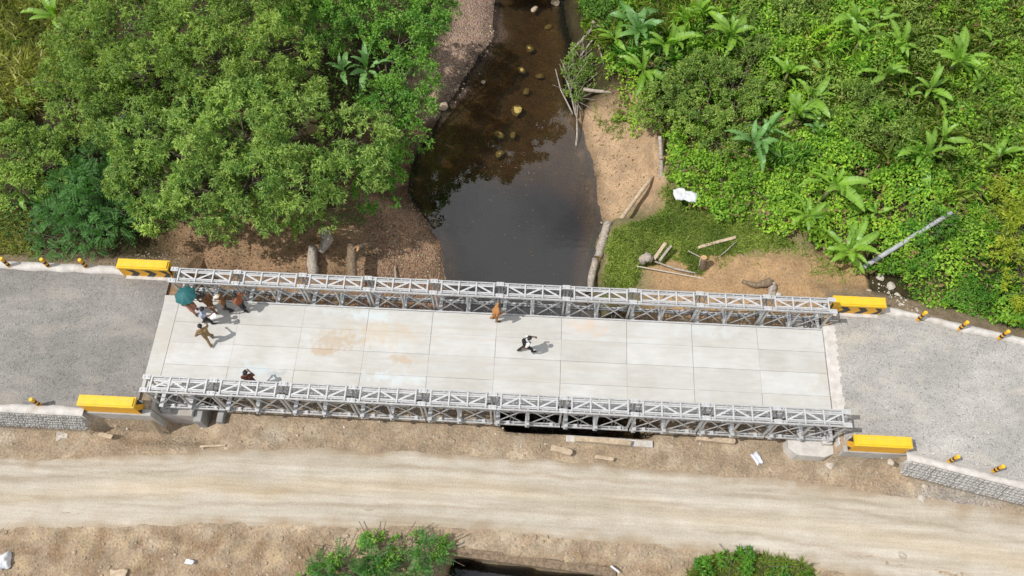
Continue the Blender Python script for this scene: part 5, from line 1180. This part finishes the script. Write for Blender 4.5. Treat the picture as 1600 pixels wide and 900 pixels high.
pebbles('gravel', 'loose brown stones on the left gravel beach', [(560, 345), (640, 300), (690, 390), (700, 450), (560, 450), (520, 400)], -3.3, 60, 'rubble', .02, .07, 301)
pebbles('gravel', 'loose pinkish stones on the gravel bar upstream', [(700, 10), (770, -10), (775, 60), (730, 130), (690, 155), (680, 110)], -3.9, 45, 'rubble', .02, .07, 311)
pebbles('gravel', 'stones along the wet margin of the gravel bar', [(770, 30), (790, 60), (760, 120), (720, 165), (700, 160), (745, 105)], -4.0, 22, 'boulder_dry', .03, .11, 315)
pebbles('clods', 'crumbly clods on the works ground below the near truss', [(-40, 662), (160, 668), (330, 672), (600, 665), (900, 700), (1240, 705), (1420, 740), (1640, 790), (1640, 830), (1400, 765), (1000, 725), (400, 700), (-40, 712)], -1.75, 14, 'rubble', .015, .09, 321)
pebbles('clods', 'crumbly clods on the brown bank along the bottom edge', [(-40, 830), (400, 824), (800, 834), (1060, 852), (1060, 900), (-40, 930)], -1.9, 16, 'rubble', .015, .10, 331)
pebbles('gravel', 'pale stones scattered on works ground', [(-40, 660), (400, 670), (900, 700), (1240, 710), (1640, 800), (1640, 760), (1420, 725), (1240, 690), (600, 655), (-40, 650)], -1.75, 3.0, 'stone_pale', .02, .10, 341)
pebbles('clods', 'small loose stones on the dirt track', [(-40, 715), (400, 705), (900, 718), (1300, 750), (1640, 800), (1640, 960), (1200, 880), (600, 822), (-40, 826)], -1.75, 4, 'boulder_dry', .012, .045, 345)
pebbles('gravel', 'grey spilt stones at the foot of the right gabion wall', [(1430, 740), (1540, 760), (1560, 790), (1490, 800), (1430, 770)], -1.7, 22, 'stone', .015, .05, 351, .9)
pebbles('gravel', 'loose stones on the sandy beach at right', [(935, 200), (1000, 200), (1030, 280), (960, 350), (935, 340)], -3.2, 14, 'boulder_dry', .015, .06, 361)
pebbles('rubble', 'broken stones on the bank beside the far left kerb', [(150, 412), (260, 380), (300, 385), (270, 410), (190, 402)], -.9, 40, 'rubble', .02, .07, 371)
pebbles('rubble', 'pale rubble between vines and the far right kerb', [(1370, 425), (1400, 440), (1440, 480), (1430, 490), (1390, 470)], -.5, 26, 'stone_pale', .03, .12, 381)
pebbles('clods', 'clods on the bare earth beyond the far truss at right', [(1000, 415), (1150, 420), (1250, 400), (1310, 440), (1290, 468), (1000, 450)], -1.6, 16, 'rubble', .015, .07, 391)
litter('fallen_leaves', 'dry brown fallen leaves on the left bank', [(220, 385), (300, 350), (420, 345), (520, 360), (620, 320), (680, 400), (690, 440), (280, 425)], -1.8, 40, 401)
litter('fallen_leaves', 'dry leaves and twigs on the right beach', [(925, 150), (1000, 195), (1030, 280), (950, 340)], -3.0, 14, 411)
x = rng.uniform(11.5, 20, 70); y = rng.uniform(4, 14, 70); k = (x > np.interp(y, LY, LX)+.5) & (x < np.interp(y, RY, RX)-.4); x, y = x[k], y[k]; n = len(x)
tag(link('floating_leaves', leaf_mesh('floating_leaves', np.stack([x, y, np.full(n, WATER+.006)], -1), unit(n)*np.array([1, 1, 0.02]), np.tile([0, 0, 1.0], (n, 1)), rng.uniform(.05, .14, n), rng.uniform(.03, .07, n), rng.uniform(.5, .92, n), 'leaf_litter', fold=.02, droop=.0)), 'pale leaf flecks floating on the dark pool', 'leaves', None, 'stuff')
